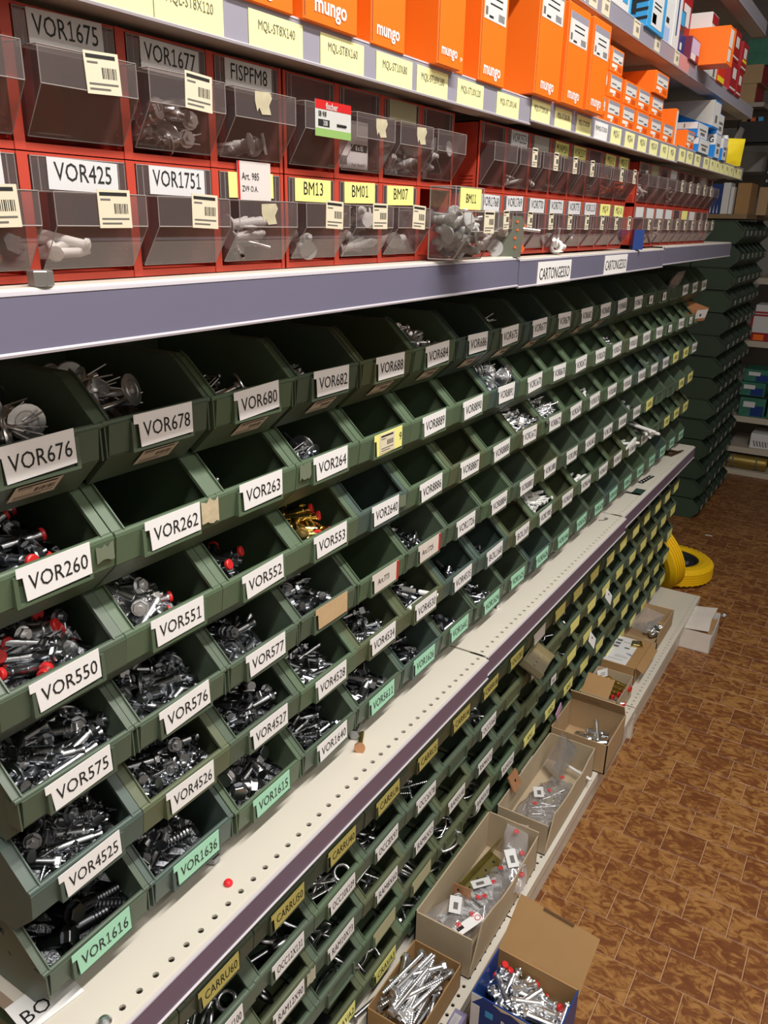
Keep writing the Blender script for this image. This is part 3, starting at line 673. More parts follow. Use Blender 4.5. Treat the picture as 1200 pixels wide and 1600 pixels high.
def bed(box):
    """bumpy underlying layer of a full bin"""
    x0, x1, y0, y1, z0, z1 = box; q = MB(); nx, ny = 14, 14; r2 = random.Random(int(1e4 * (z1 + y1 - x0))); vs = []
    for i in range(nx + 1):
        for j in range(ny + 1):
            x = x0 + (x1 - 0.012 - x0) * i / nx; y = y0 + (y1 - y0) * j / ny
            z = mound_h(x, y, box) - 0.011 + r2.uniform(-0.004, 0.004)
            if z < 0.036: x = min(x, -0.050 + 1.05 * max(0.003, z))
            vs.append((x, y, max(0.003, z)))
    q.add(vs, [(i * (ny + 1) + j, (i + 1) * (ny + 1) + j, (i + 1) * (ny + 1) + j + 1, i * (ny + 1) + j + 1) for i in range(nx) for j in range(ny)])
    return q
def individuals(key, poses, base, where, group):
    nm, me = FM[key]
    for p in poses: tag(place(nm, me, None, base @ p), '%s %s' % (NAMES[key], where), 'fastener', group)
BEDM = mat('piled_steel', (0.11, 0.115, 0.125), 0.32, 1.0, noise=0.5, nscale=220, bump=0.6)
def pile(items, base, label, name='screw_pile', under=None):
    """many tiny pieces nobody could count: one mesh"""
    m = MB(); mats = []; 
    for key, poses in items:
        fb, fm = FB[key]; idx = []
        for q in fm:
            if q not in mats: mats.append(q)
            idx.append(mats.index(q))
        V = np.array(fb.v)
        for p in poses:
            A = np.array(p); vv = V @ A[:3, :3].T + A[:3, 3]; o = len(m.v)
            m.v.extend(map(tuple, vv)); m.f.extend([tuple(i + o for i in f) for f in fb.f]); m.m.extend([idx[i] for i in fb.m]); m.s.extend(fb.s)
    if under is not None:
        b_ = bed(under); o_ = len(m.v); mats.append(BEDM)
        m.v.extend(b_.v); m.f.extend([tuple(i + o_ for i in f) for f in b_.f]); m.m.extend([len(mats) - 1] * len(b_.f)); m.s.extend(b_.s)
    o = m.build(name, mats, None, base); tag(o, label, 'fasteners', None, 'stuff'); return o
FULL = (-0.16, -0.010, -0.066, 0.066, 0.026, 0.086); MID = (-0.14, -0.012, -0.066, 0.062, 0.016, 0.068); LOW = (-0.12, -0.016, -0.064, 0.055, 0.006, 0.044); HIGH = (-0.15, -0.006, -0.068, 0.068, 0.04, 0.104); LEFT = (-0.13, -0.02, -0.068, 0.0, 0.006, 0.048)
def tagword(bk):
    b, r, k = bk; t = (UL if b == 'u' else LL)[r][k]
    if t and len(t) > 4 and t[0] in 'YMA' and t != 'AArt.773': t = t[1:] if t[0] != 'A' else t[1:]
    if t == 'AArt.773': t = 'Art.773'
    if t is None or len(t) < 4 or t in ('T', '#', '*', 'Y9'): return 'in bin %s of %s row, %s block' % (ORD[k], ORD[r], 'upper' if b == 'u' else 'lower')
    return 'in the bin tagged %s' % t
# near bins: every piece its own object
IND = {('u', 0, 0): [('toggle', 12, (-0.14, -0.012, -0.066, 0.050, 0.026, 0.092))], ('u', 0, 1): [('toggle', 11, (-0.15, -0.014, -0.066, 0.03, 0.026, 0.092))],
       ('u', 1, 0): [('anchor_red', 18, (-0.15, -0.012, -0.066, 0.05, 0.026, 0.082))], ('u', 2, 0): [('anchor_red', 26, FULL), ('anchor_zred', 8, FULL)],
       ('u', 2, 1): [('anchor_zred', 13, (-0.15, -0.012, -0.066, 0.04, 0.022, 0.08)), ('anchor_bright', 9, (-0.15, -0.012, -0.066, 0.01, 0.03, 0.094))],
       ('u', 2, 2): [('anchor_red', 11, (-0.14, -0.012, -0.066, 0.02, 0.016, 0.074))],
       ('u', 2, 3): [('anchor_gold', 12, (-0.12, -0.010, -0.066, 0.045, 0.03, 0.088))],
       ('u', 5, 0): [('big_bolt_black', 12, FULL)], ('u', 5, 1): [('big_bolt', 13, (-0.15, -0.01, -0.066, 0.05, 0.02, 0.080))], ('u', 5, 2): [('big_bolt', 11, FULL), ('big_bolt_bright', 4, FULL)],
       ('u', 5, 4): [('big_bolt', 13, FULL)], ('u', 5, 6): [('big_bolt', 10, MID)],
       ('u', 1, 3): [('anchor', 10, (-0.13, -0.012, -0.066, 0.055, 0.016, 0.06)), ('toggle', 3, (-0.11, -0.012, -0.04, 0.06, 0.03, 0.07))], ('u', 1, 2): [('anchor', 5, (-0.13, -0.02, -0.066, 0.0, 0.01, 0.056))],
       ('u', 1, 7): [('toggle', 12, (-0.10, 0.012, -0.066, 0.03, 0.045, 0.118))], ('u', 4, 6): [('big_bolt', 6, MID)]}
# further bins: one heap each
STU = {('u', 0, 2): [('toggle', 7, (-0.13, -0.012, -0.066, 0.02, 0.02, 0.074)), ('screw', 10, MID)], ('u', 0, 3): [('screw_bright', 22, (-0.13, -0.01, -0.068, 0.0, 0.02, 0.088))], ('u', 0, 4): [('screw_white', 4, LOW)],
       ('u', 0, 5): [('screw_bright', 40, (-0.13, -0.006, -0.068, 0.05, 0.03, 0.098))], ('u', 0, 7): [('toggle', 6, FULL)], ('u', 0, 8): [('screw', 3, LOW)],
       ('u', 1, 4): [('anchor', 3, LEFT)], ('u', 1, 9): [('screw', 4, LOW)], ('u', 1, 10): [('screw_bright', 2, LOW)], ('u', 1, 11): [('anchor', 8, MID)], ('u', 1, 12): [('screw_bright', 26, (-0.12, -0.01, -0.068, 0.02, 0.03, 0.095))],
       ('u', 2, 4): [('anchor_red', 3, LEFT)], ('u', 2, 5): [('screw_bright', 3, LEFT)], ('u', 2, 7): [('screw', 6, LOW)],
       ('u', 2, 8): [('screw_bright', 95, HIGH), ('anchor_bright', 10, HIGH), ('hook', 5, HIGH)], ('u', 2, 9): [('screw_bright', 85, HIGH), ('hook', 9, HIGH)], ('u', 2, 10): [('screw_white', 3, LOW)],
       ('u', 2, 11): [('screw_white', 20, FULL), ('screw_bright', 16, FULL)], ('u', 2, 13): [('screw_bright', 14, (-0.10, -0.008, -0.06, 0.06, 0.005, 0.045))], ('u', 2, 15): [('screw_bright', 30, FULL), ('toggle', 4, FULL)], ('u', 2, 16): [('toggle', 4, MID)],
       ('u', 3, 0): [('anchor', 46, FULL), ('toggle_dark', 7, FULL)], ('u', 3, 1): [('anchor', 36, FULL), ('toggle_dark', 3, FULL)], ('u', 3, 2): [('anchor', 26, (-0.15, -0.01, -0.066, 0.04, 0.02, 0.084))], ('u', 3, 3): [('anchor', 34, (-0.15, -0.01, -0.066, 0.05, 0.02, 0.078))],
       ('u', 3, 5): [('anchor', 20, MID), ('screw_bright', 10, MID)], ('u', 3, 8): [('big_bolt', 4, LOW), ('screw_bright', 3, LOW)], ('u', 3, 11): [('screw_white', 5, MID), ('toggle', 2, LOW)], ('u', 3, 14): [('big_bolt_bright', 9, FULL)], ('u', 3, 19): [('screw_bright', 7, MID)],
       ('u', 4, 0): [('screw', 70, FULL), ('anchor', 30, FULL)], ('u', 4, 1): [('anchor', 40, FULL), ('screw', 40, FULL)], ('u', 4, 2): [('anchor', 36, FULL)], ('u', 4, 3): [('anchor', 28, MID), ('screw_bright', 4, MID)],
       ('u', 4, 4): [('anchor', 26, MID), ('big_bolt', 3, MID)], ('u', 4, 5): [('anchor', 20, MID), ('rod_white', 2, (-0.11, 0.0, -0.06, 0.06, 0.05, 0.064))], ('u', 4, 7): [('toggle_dark', 4, LOW), ('anchor', 4, LOW)], ('u', 4, 8): [('anchor', 2, LEFT)],
       ('u', 4, 9): [('screw_white', 46, HIGH), ('plug_white', 12, HIGH)], ('u', 4, 10): [('screw_white', 2, LOW)], ('u', 4, 11): [('plug_white', 12, FULL)], ('u', 4, 13): [('plug_white', 2, LOW)], ('u', 4, 14): [('plug_white', 3, LOW)],
       ('u', 5, 3): [('anchor', 22, MID), ('big_bolt', 4, LOW)], ('u', 5, 5): [('anchor', 12, MID), ('big_bolt', 3, LOW)], ('u', 5, 7): [('anchor', 16, MID)], ('u', 5, 8): [('rod_white', 1, LOW), ('anchor', 6, LOW)], ('u', 5, 9): [('screw_bright', 5, LOW)],
       ('u', 5, 15): [('screw_bright', 4, LOW)], ('u', 5, 17): [('screw_bright', 6, LOW)]}
for r in range(5):
    for k in range(1, 12):
        if r == 0: it = [('eye_bolt', 9 if k < 6 else 4, MID)] if k not in (7,) else None
        elif r == 1: it = [('eye_bolt_bright' if k % 2 else 'hook_heavy', 8, MID)] if k not in (6, 8) else None
        elif r == 2: it = [('hook', 6, LOW)] if k < 5 else ([('screw', 8, LOW)] if k in (9, 11) else None)
        elif r == 3: it = [('ring', 7 if k in (5, 6) else 2, (-0.10, 0.0, -0.06, 0.06, 0.01, 0.06))] if k < 8 else ([('screw_bright', 4, LOW)] if k == 10 else None)
        else: it = [('ring', 4, (-0.10, -0.004, -0.06, 0.06, 0.01, 0.05))] if 3 < k < 7 else None
        if it and ('l', r, k) in binpos: STU[('l', r, k)] = it
STU[('l', 0, 1)] = [('hook_heavy', 5, FULL)]; STU[('l', 0, 2)] = [('hook_heavy', 7, MID)]; STU[('l', 1, 2)] = [('hook_heavy', 7, FULL)]; STU[('l', 2, 2)] = [('hook_heavy', 3, MID)]
for k in (12, 13, 15, 17): STU[('l', 2 + k % 2, k)] = [('screw_bright', 4, LOW)]
for q in ((10, 1), (10, 2), (9, 2), (9, 3), (6, 0), (6, 1), (5, 1), (4, 2), (11, 1), (2, 3), (13, 1), (7, 3), (7, 4), (8, 1)): STU[('f', q[0], q[1])] = [('big_bolt_bright', 3, MID)]
rs = random.Random(11)
nind = 0
for bk, items in IND.items():
    o, M = binpos[bk]; w = tagword(bk)
    for key, n, bx in items:
        individuals(key, heap(key, n, bx, rs, 0.4), M, w, 'fasteners ' + w); nind += n
    if sum(n for _, n, _ in items) > 9:
        pile([], M, 'deeper layer of metal pieces %s' % w, 'piece_bed', under=items[0][2])
for bk, items in STU.items():
    o, M = binpos[bk]
    w = tagword(bk) if bk[0] != 'f' else 'in the far stack, %s row up, %s column' % (ORD[bk[1]], ORD[bk[2]])
    pile([(key, heap(key, n, bx, rs, 0.4)) for key, n, bx in items], M, 'loose pile of %ss %s' % (NAMES[items[0][0]], w), under=items[0][2] if sum(q[1] for q in items) > 13 and items[0][2][5] > 0.05 else None)

# ------------------------------------------------------------------ red cabinets with clear tilt-out drawers
XC = -0.597
EDGE = mat('styrene_edge_glint', (0.27, 0.24, 0.23), 0.22)  # colour of the beads that paint in the drawers' edge highlights
LABD = mat('label_slot_paper', (0.64, 0.635, 0.65), 0.6)
def drawer_mesh(w, h=0.092, clear=CLEAR):
    m = MB(); k = h / 0.092
    zt, zp, zv, zb = 0.091 * k, 0.064 * k, 0.038 * k, 0.003; px = 0.024; bk = -0.075
    m.add([(0, 0, zp), (0, w, zp), (0, w, zt), (0, 0, zt)], [(0, 1, 2, 3)])
    m.add([(px, 0, zv), (px, w, zv), (px, w, zp), (px, 0, zp)], [(0, 1, 2, 3)])
    m.add([(0.001, 0, zb), (0.001, w, zb), (px, w, zv), (px, 0, zv)], [(0, 1, 2, 3)])
    m.add([(bk, 0, zb), (bk, w, zb), (0.001, w, zb), (0.001, 0, zb)], [(0, 1, 2, 3)])
    for y in (0, w):
        m.add([(bk, y, zb), (0.001, y, zb), (px, y, zv), (px, y, zp), (bk, y, zp)], [(0, 1, 2, 3, 4)])
        m.add([(-0.012, y, zp), (0, y, zp), (0, y, zt), (-0.012, y, zt)], [(0, 1, 2, 3)])
    e = 0.0005
    def bar(a, b): m.cyl(a, b, e, n=4, m=1, smooth=False)  # thin bead standing in for a highlight along the edge
    for y in (0, w):
        bar((0, y, zp), (0, y, zt)); bar((px, y, zv), (px, y, zp)); bar((0.001, y, zb), (px, y, zv)); bar((0, y, zp), (px, y, zp))
        bar((0.0, y + (0.007 if y == 0 else -0.007), zp), (0.0, y + (0.007 if y == 0 else -0.007), zt))
    bar((px, 0, zp), (px, w, zp)); bar((px, 0, zv), (px, w, zv)); bar((0, 0, zp), (0, w, zp)); bar((0.001, 0, zb), (0.001, w, zb)); bar((0, 0, zt), (0, w, zt))
    return m
DM = {}
drawers = {}
def cabinet(y0, n, pitch, z0, h, label, cells, skip=()):
    m = MB(); y1 = y0 + n * pitch; t = 0.0048; D = 0.13; x0 = XC - D
    m.box(x0, XC, y0, y1, z0, z0 + t + 0.001); m.box(x0, XC, y0, y1, z0 + h - 0.002, z0 + h)
    m.box(x0, x0 + 0.003, y0, y1, z0, z0 + h)
    for i in range(n + 1):
        y = y0 + i * pitch; a, b = (y, y + t) if i == 0 else ((y - t, y) if i == n else (y - t, y + t))
        m.box(x0, XC, a, b, z0, z0 + h)
        m.box(XC - 0.0015, XC + 0.001, a, b, z0, z0 + h)
        for q in range(4): m.box(XC - 0.03, XC - 0.006, a - 0.0012, b + 0.0012, z0 + 0.008 + q * 0.005, z0 + 0.010 + q * 0.005)
    o = m.build('drawer_cabinet', RED); tag(o, label, 'drawer cabinet', 'red cabinets on the middle shelf')
    w = pitch - 2 * t - 0.004; key = (round(w, 4), round(h, 4))
    if key not in DM: DM[key] = drawer_mesh(w, h - 0.009).mesh('drawer', [CLEAR, EDGE])
    k = (h - 0.009) / 0.092; zl = 0.0790 * k; zs = 0.051 * k
    for i in range(n):
        if i in skip: continue
        M = T(XC + 0.0012, y0 + i * pitch + t + 0.002, z0 + t + 0.0025)
        d = place('drawer', DM[key], o, M); drawers[(round(y0, 2), round(z0, 2), i)] = M
        c = cells[i] if i < len(cells) else None
        if not c: continue
        txt, paper, stk = c
        if paper:
            lw = min(0.070, w * 0.80); q = MB().box(0.0004, 0.0009, w / 2 - lw / 2, w / 2 + lw / 2, zl - 0.0125 * k, zl + 0.0125 * k, 0)
            if txt: q.text(txt, 0.0140, T(0.0012, w / 2, zl + 0.0022) @ FX, 1, 0, 0.82, 0.5, lw * 0.88)
            q.build('name_label', [paper, INK], d, T(0, 0.001, 0) @ rotx(rs.uniform(-0.02, 0.02)))
        if stk: place('barcode_sticker', DSTK if stk == 1 else DSTK2, d, T(0.0245, w * (0.62 if stk == 1 else 0.68), zs + 0.001) @ rotx(rs.uniform(-.05, .05)))
    return o
DSTK = sticker_mesh(0.034, 0.030).mesh('barcode_sticker', [CREAM, INK, INKG])
DSTK2 = sticker_mesh(0.022, 0.030).mesh('barcode_sticker', [CREAM, INK, INKG])
W_, Y_ = LABD, YEL
FD = mat('label_faded_grey', (0.36, 0.34, 0.31), 0.7); TN = mat('label_olive_tan', (0.36, 0.33, 0.20), 0.7)
ZA, ZB = 1.546, 1.645
cabinet(0.314, 4, 0.1065, ZA, 0.098, 'red cabinet of clear drawers, bottom left, holding drawer VOR425', [('VOR421', W_, 1), ('VOR425', W_, 1), ('VOR1751', W_, 1), ('', Y_, 0)])
cabinet(0.314, 4, 0.1065, ZB, 0.101, 'red cabinet of clear drawers, top left, holding drawer VOR1675', [None, ('VOR1675', W_, 1), ('VOR1677', W_, 1), ('FISPFM8', W_, 0)])
cabinet(0.743, 4, 0.0985, ZA, 0.098, 'red cabinet whose yellow-tagged drawers start with BM13, on the lower level', [('BM13', Y_, 1), ('BM01', Y_, 1), ('BM07', Y_, 1), None], skip=(3,))
cabinet(0.743, 4, 0.0985, ZB, 0.101, 'red cabinet above the yellow-tagged BM drawers', [None, None, ('', TN, 0), None])
cabinet(1.222, 8, 0.1012, ZA, 0.098, 'red cabinet with drawers VOR1768 to MQ-10, lower level', [('VOR1768', W_, 2), ('VOR1769', W_, 2), ('VOR770', W_, 2), ('VOR771', W_, 2), ('VOR775', W_, 2), ('VOR1115', W_, 2), ('MQ-9', Y_, 2), ('MQ-10', Y_, 2)])
cabinet(1.222, 8, 0.1012, ZB, 0.101, 'red cabinet with drawers VOR2523 and MUNMSN, upper level', [None, ('VOR2523', W_, 2), ('', FD, 2), ('MUNMSN', Y_, 2), ('VOR2537', Y_, 2), None, ('MQ-11', Y_, 2), ('MQ-12', Y_, 2)])
cabinet(2.113, 9, 0.0985, ZA, 0.098, 'farthest red cabinet with small white tags, lower level', [('', W_, 2), ('', W_, 2), ('', W_, 2), ('', W_, 2), (None, None, 2), ('', Y_, 2), ('', W_, 2), (None, None, 2), (None, None, 2)])
cabinet(2.113, 9, 0.0985, ZB, 0.101, 'farthest red cabinet under the price rail, upper level', [None, ('', TN, 0), None, ('', W_, 2), (None, None, 2), (None, None, 2), (None, None, 2), ('', FD, 2), None])
def dr(y0, z0, i): return drawers[(round(y0, 2), round(z0, 2), i)]
# special papers on drawers (children of their drawer)
def drawer_obj(M):
    for o in C.objects:
        if o.name.startswith('drawer') and o.parent is not None and (o.matrix_basis.translation - M.translation).length < 1e-4: return o
d = drawer_obj(dr(0.314, ZA, 3))
q = MB().box(0.0012, 0.0018, 0.024, 0.076, 0.062, 0.100, 0).box(0.0018, 0.0021, 0.024, 0.027, 0.062, 0.100, 2)
q.text('Art. 985', 0.007, T(0.0022, 0.030, 0.086) @ FX, 1, 0, 0.8, 0.0).text('ZV9 O.A.', 0.0055, T(0.0022, 0.030, 0.074) @ FX, 1, 0, 0.8, 0.0)
q.build('paper_tag', [mat('paper_pinkish', (0.66, 0.60, 0.58), 0.6), INK, REDP], d)
tn = mat('sticker_torn', (0.46, 0.41, 0.28), 0.8, noise=0.3, nscale=90)
q = MB().prism([(-0.012, 0.009), (0.011, 0.010), (0.014, 0.005), (0.009, -0.002), (0.012, -0.010), (-0.002, -0.011), (-0.006, -0.005), (-0.009, -0.009), (-0.012, 0.0)], 0.0245, 0.0248, 0, axis='x')
torn = q.mesh('torn_sticker', [tn])
place('torn_sticker', torn, d, T(0, 0.045, 0.050))
d = drawer_obj(dr(0.314, ZB, 3)); place('torn_sticker', torn, d, T(0, 0.040, 0.054))
d = drawer_obj(dr(0.743, ZB, 0))
q = MB().box(0.0246, 0.0252, 0.020, 0.088, 0.030, 0.066, 0).box(0.0252, 0.0254, 0.020, 0.088, 0.057, 0.066, 2).box(0.0252, 0.0254, 0.020, 0.088, 0.030, 0.038, 3).box(0.0252, 0.0254, 0.025, 0.046, 0.040, 0.047, 1)
q.text('fischer', 0.0065, T(0.0257, 0.050, 0.0610) @ FX, 0, 1, 0.9).text('SB 9/8', 0.0050, T(0.0257, 0.025, 0.0525) @ FX, 1, 1, 0.8, 0.0).text('100', 0.005, T(0.0258, 0.0375, 0.0435) @ FX, 0, 1, 0.8)
q.lathe([(0, 0.0015), (0.018, 0.0015)], 4, 1, T(0.0252, 0.060, 0.0435) @ rotz(math.pi / 2)); q.build('product_card', [mat('card_grey', (0.55, 0.55, 0.53), 0.5), INK, REDP, mat('card_green', (0.25, 0.42, 0.12), 0.5)], d, T(0, -0.004, 0.002))
d = drawer_obj(dr(0.743, ZB, 1)); place('torn_sticker', torn, d, T(0, 0.052, 0.052))
q = MB().box(-0.010, -0.0094, 0.006, 0.074, 0.006, 0.060, 0).box(-0.0094, -0.0091, 0.036, 0.072, 0.026, 0.034, 1)
q.text('8 x 92', 0.0055, T(-0.0088, 0.054, 0.030) @ FX, 0, 1, 0.8).text('Pezzi - Pieces 50', 0.0035, T(-0.0088, 0.052, 0.011) @ FX, 1)
q.torus(0.007, 0.0008, 16, 4, 2, T(-0.0088, 0.018, 0.045) @ FX); 
for k in range(8): q.box(-0.0094, -0.0091, 0.012 + k * 0.002, 0.013 + k * 0.002, 0.010, 0.020, 1)
q.build('product_card', [LABD, INK, REDP], d)
d = drawer_obj(dr(0.743, ZB, 2)); place('torn_sticker', torn, d, T(0, 0.052, 0.052))
# loose pieces in the near drawers
IN = (-0.055, 0.004, 0.008, 0.084, 0.005, 0.03)
def fill(M, key, n, box, where, sc=0.8, grp=None):
    individuals(key, heap(key, n, box, rs, 0.3, None, sc), M, where, grp or 'pieces ' + where)
fill(dr(0.314, ZA, 1), 'plug_white', 5, (-0.05, 0.006, 0.006, 0.070, 0.005, 0.028), 'inside clear drawer VOR425', 0.9)
fill(dr(0.314, ZA, 0), 'plug_brown', 3, (-0.05, 0.004, 0.03, 0.09, 0.005, 0.02), 'inside the leftmost clear drawer')
fill(dr(0.314, ZB, 2), 'toggle', 5, IN, 'inside clear drawer VOR1677', 0.55); fill(dr(0.314, ZB, 2), 'anchor_bright', 7, (-0.05, 0.006, 0.006, 0.088, 0.005, 0.045), 'inside clear drawer VOR1677', 0.85)
fill(dr(0.314, ZB, 3), 'plug_grey', 3, (-0.05, 0.004, 0.006, 0.088, 0.005, 0.018), 'inside clear drawer FISPFM8')
fill(dr(0.314, ZA, 3), 'hook', 4, IN, 'inside the drawer with paper tag Art. 985', 0.7); fill(dr(0.314, ZA, 3), 'plug_grey', 5, (-0.05, 0.004, 0.006, 0.07, 0.005, 0.045), 'inside the drawer with paper tag Art. 985', 0.8)
fill(dr(0.743, ZA, 0), 'plug_grey', 4, (-0.05, 0.004, 0.01, 0.07, 0.005, 0.035), 'inside clear drawer BM13'); fill(dr(0.743, ZA, 1), 'plug_grey', 8, (-0.05, 0.006, 0.006, 0.082, 0.005, 0.06), 'inside clear drawer BM01')
fill(dr(0.743, ZA, 2), 'plug_grey', 3, (-0.05, 0.004, 0.006, 0.08, 0.005, 0.025), 'inside clear drawer BM07')
fill(dr(0.743, ZB, 2), 'plug_grey', 3, (-0.05, 0.004, 0.006, 0.08, 0.005, 0.025), 'in the drawer with olive slip above BM07'); fill(dr(0.743, ZB, 3), 'plug_grey', 5, (-0.05, 0.0, 0.006, 0.08, 0.005, 0.06), 'in the blank drawer above the pulled-out box')
for i, (z, key, n, w) in {0: (ZA, 'screw_white', 0, ''), 1: (ZB, 'plug_white', 4, 'VOR2523'), 2: (ZB, 'plug_white', 2, 'with faded slip'), 3: (ZB, 'screw_bright', 3, 'MUNMSN'), 5: (ZB, 'toggle', 2, 'above VOR1115')}.items():
    if n: fill(dr(1.222, z, i), key, n, IN, 'inside clear drawer %s' % w, 0.6)
for i, key, n, w in ((0, 'plug_white', 5, 'VOR1768'), (1, 'screw_bright', 8, 'VOR1769'), (4, 'screw_bright', 9, 'VOR775')): fill(dr(1.222, ZA, i), key, n, IN, 'inside clear drawer %s' % w, 0.7)
def dpile(M, key, n, z1, w): pile([(key, heap(key, n, (-0.05, 0.006, 0.006, 0.085, 0.005, z1), rs, 0.4, None, 0.6))], M, 'pieces filling %s' % w, 'plug_pile')
proto('plug_orange', 'wall_plug', FB['plug_white'][0], [mat('nylon_orange', (0.65, 0.10, 0.02), 0.5)]); HALF['plug_orange'] = HALF['plug_white']
dpile(dr(1.222, ZB, 6), 'plug_orange', 22, 0.045, 'clear drawer MQ-11'); dpile(dr(1.222, ZB, 7), 'plug_orange', 22, 0.045, 'clear drawer MQ-12')
dpile(dr(2.113, ZB, 0), 'plug_white', 22, 0.08, 'first upper drawer of the farthest cabinet'); dpile(dr(2.113, ZB, 3), 'plug_white', 9, 0.05, 'fourth upper drawer of the farthest cabinet')
dpile(dr(2.113, ZB, 1), 'plug_white', 5, 0.04, 'second upper drawer of the farthest cabinet')
dpile(dr(2.113, ZA, 2), 'plug_white', 16, 0.05, 'third lower drawer of the farthest cabinet'); dpile(dr(2.113, ZA, 8), 'plug_orange', 18, 0.05, 'last lower drawer of the farthest cabinet')
# the pulled-out drawer box BM11 standing on the shelf edge
PB = T(-0.560, 1.044, 1.5465)
pm = MB(); w_, h_ = 0.088, 0.098
m = pm
prof = [(-0.02, 0.002), (0.020, 0.002), (0.046, 0.040), (0.046, 0.066), (0.020, 0.066), (0.020, 0.098), (-0.02, 0.098)]
for y in (0, w_): m.add([(p[0], y, p[1]) for p in prof], [tuple(range(len(prof)))])
for p, q2 in zip(prof[:-1], prof[1:]):
    if p[1] == q2[1] and p[1] > 0.05: continue
    m.add([(p[0], 0, p[1]), (p[0], w_, p[1]), (q2[0], w_, q2[1]), (q2[0], 0, q2[1])], [(0, 1, 2, 3)])
m.add([(-0.02, 0, 0.002), (-0.02, w_, 0.002), (-0.02, w_, 0.098), (-0.02, 0, 0.098)], [(0, 1, 2, 3)])
for y in (0, w_):
    for p, q2 in zip(prof, prof[1:] + prof[:1]): m.cyl((p[0], y, p[1]), (q2[0], y, q2[1]), 0.0008, n=4, m=1, smooth=False)  # edge highlights painted as beads here too
for p in prof: m.cyl((p[0], 0, p[1]), (p[0], w_, p[1]), 0.0008, n=4, m=1, smooth=False)
o = pm.build('drawer_box', [CLEARB, EDGE], None, PB); tag(o, 'clear plastic drawer box tagged BM11 pulled out, full of grey plugs', 'drawer')
MB().box(0.0206, 0.0212, 0.012, 0.078, 0.069, 0.097, 0).text('BM11', 0.012, T(0.0216, 0.045, 0.084) @ FX, 1, 0, 0.8).build('name_label', [YEL, INK], o)
place('barcode_sticker', DSTK, o, T(0.0468, 0.055, 0.053))
fill(PB, 'plug_grey', 14, (-0.016, 0.024, 0.006, 0.082, 0.006, 0.060), 'inside the pulled-out box BM11', 0.95)
fill(PB, 'hook', 3, (-0.016, 0.020, 0.006, 0.080, 0.04, 0.068), 'lying on top inside box BM11', 0.6)

# demonstration stand with a plug and disc
BX = T(-0.578, 1.318, 1.5440)
o = empty('anchor_demo_stand', BX @ rotz(-0.95)); tag(o, 'small grey metal demonstration stand with plug and round disc beside box BM11', 'display')
MB().prism([(-0.022, 0), (0.022, 0), (0.026, 0.056), (0.020, 0.066), (-0.018, 0.066), (-0.022, 0.058)], -0.0015, 0.0015, 0, rotz(math.pi / 2)).box(-0.030, 0.002, -0.020, 0.020, 0, 0.002).build('plate', GUN, o)
for a, b in ((0.013, 0.057), (0.014, 0.044), (0.011, 0.031), (0.012, 0.016)): MB().lathe([(0, 0.0022), (0.0012, 0.0022)], 10, 0, T(0.0016, a, b)).build('hole_ring', [mat('ring_orange', (0.7, 0.12, 0.02), 0.4)], o)
MB().lathe([(0, 0.0055), (0.002, 0.0055)], 14, 0, T(0.0015, -0.002, 0.055)).torus(0.0058, 0.0009, 14, 5, 1, T(0.0025, -0.002, 0.055) @ FX).build('maker_badge', [ZINC, MATS['ring_orange']], o)
MB().lathe([(0, 0.0075), (0.010, 0.0075), (0.012, 0.006), (0.022, 0.0035), (0.026, 0.001)], 14, 0, T(0.0015, -0.006, 0.040) @ rotz(-1.1)).build('plug', NYLON, o)
MB().lathe([(0, 0.0135), (0.0015, 0.0135)], 22, 0, T(0.012, -0.024, 0.0145) @ rotz(-0.3)).lathe([(0.0015, 0.003), (0.004, 0.003)], 10, 0, T(0.012, -0.024, 0.0145) @ rotz(-0.3)).build('disc', GREYP, o)
MB().cyl((0, 0.024, 0.046), (0.004, 0.052, 0.043), 0.0028, n=10).build('pin', ZINC, o)
for z in (0.050, 0.014): MB().lathe([(0, 0.0065), (0.008, 0.0065)], 12, 0, T(-0.010, 0.023, z)).build('knob', MATS['ring_orange'], o)
# wing anchor on the shelf further right, and a tiny blue sample box
o = MB().torus(0.010, 0.004, 14, 6, 0, T(0, 0, 0.012) @ rotx(1.3)).cyl((0, -0.008, 0.016), (0.004, -0.026, 0.026), 0.006, 0.004, 8).cyl((0, 0.008, 0.014), (0.004, 0.032, 0.012), 0.007, 0.005, 8).cyl((0, 0.0, 0.02), (-0.004, 0.020, 0.046), 0.003, n=8).lathe([(0, 0.012), (0.002, 0.012)], 16, 0, T(0.002, 0, 0.003) @ roty(-1.57)).build('wing_anchor', NYLON, None, T(-0.582, 1.560, 1.5445))
tag(o, 'grey wing anchor with white collar standing before drawer VOR771', 'anchor')
o = MB().box(-0.012, 0.012, -0.016, 0.016, 0, 0.046, 0).box(0.012, 0.0124, -0.014, 0.014, 0.004, 0.040, 1).box(0.0124, 0.0127, -0.014, 0.014, 0.020, 0.022, 2).build('sample_box', [BBLUE, PALE, INK], None, T(-0.572, 2.085, 1.5430) @ rotz(0.5))
tag(o, 'tiny blue and white box standing on shelf between red cabinets', 'box')
o = MB().lathe([(-0.006, 0.009), (-0.005, 0.0098), (0.005, 0.0098), (0.006, 0.009)], 6, 0, T(0, 0, 0.006) @ roty(math.pi / 2), smooth=False).build('hex_nut', mat('nut_grey', (0.30, 0.29, 0.27), 0.4, 0.7), None, T(-0.574, 0.408, 1.5452) @ rotz(1.5)); tag(o, 'long steel nut on the shelf edge below drawer VOR425', 'nut')

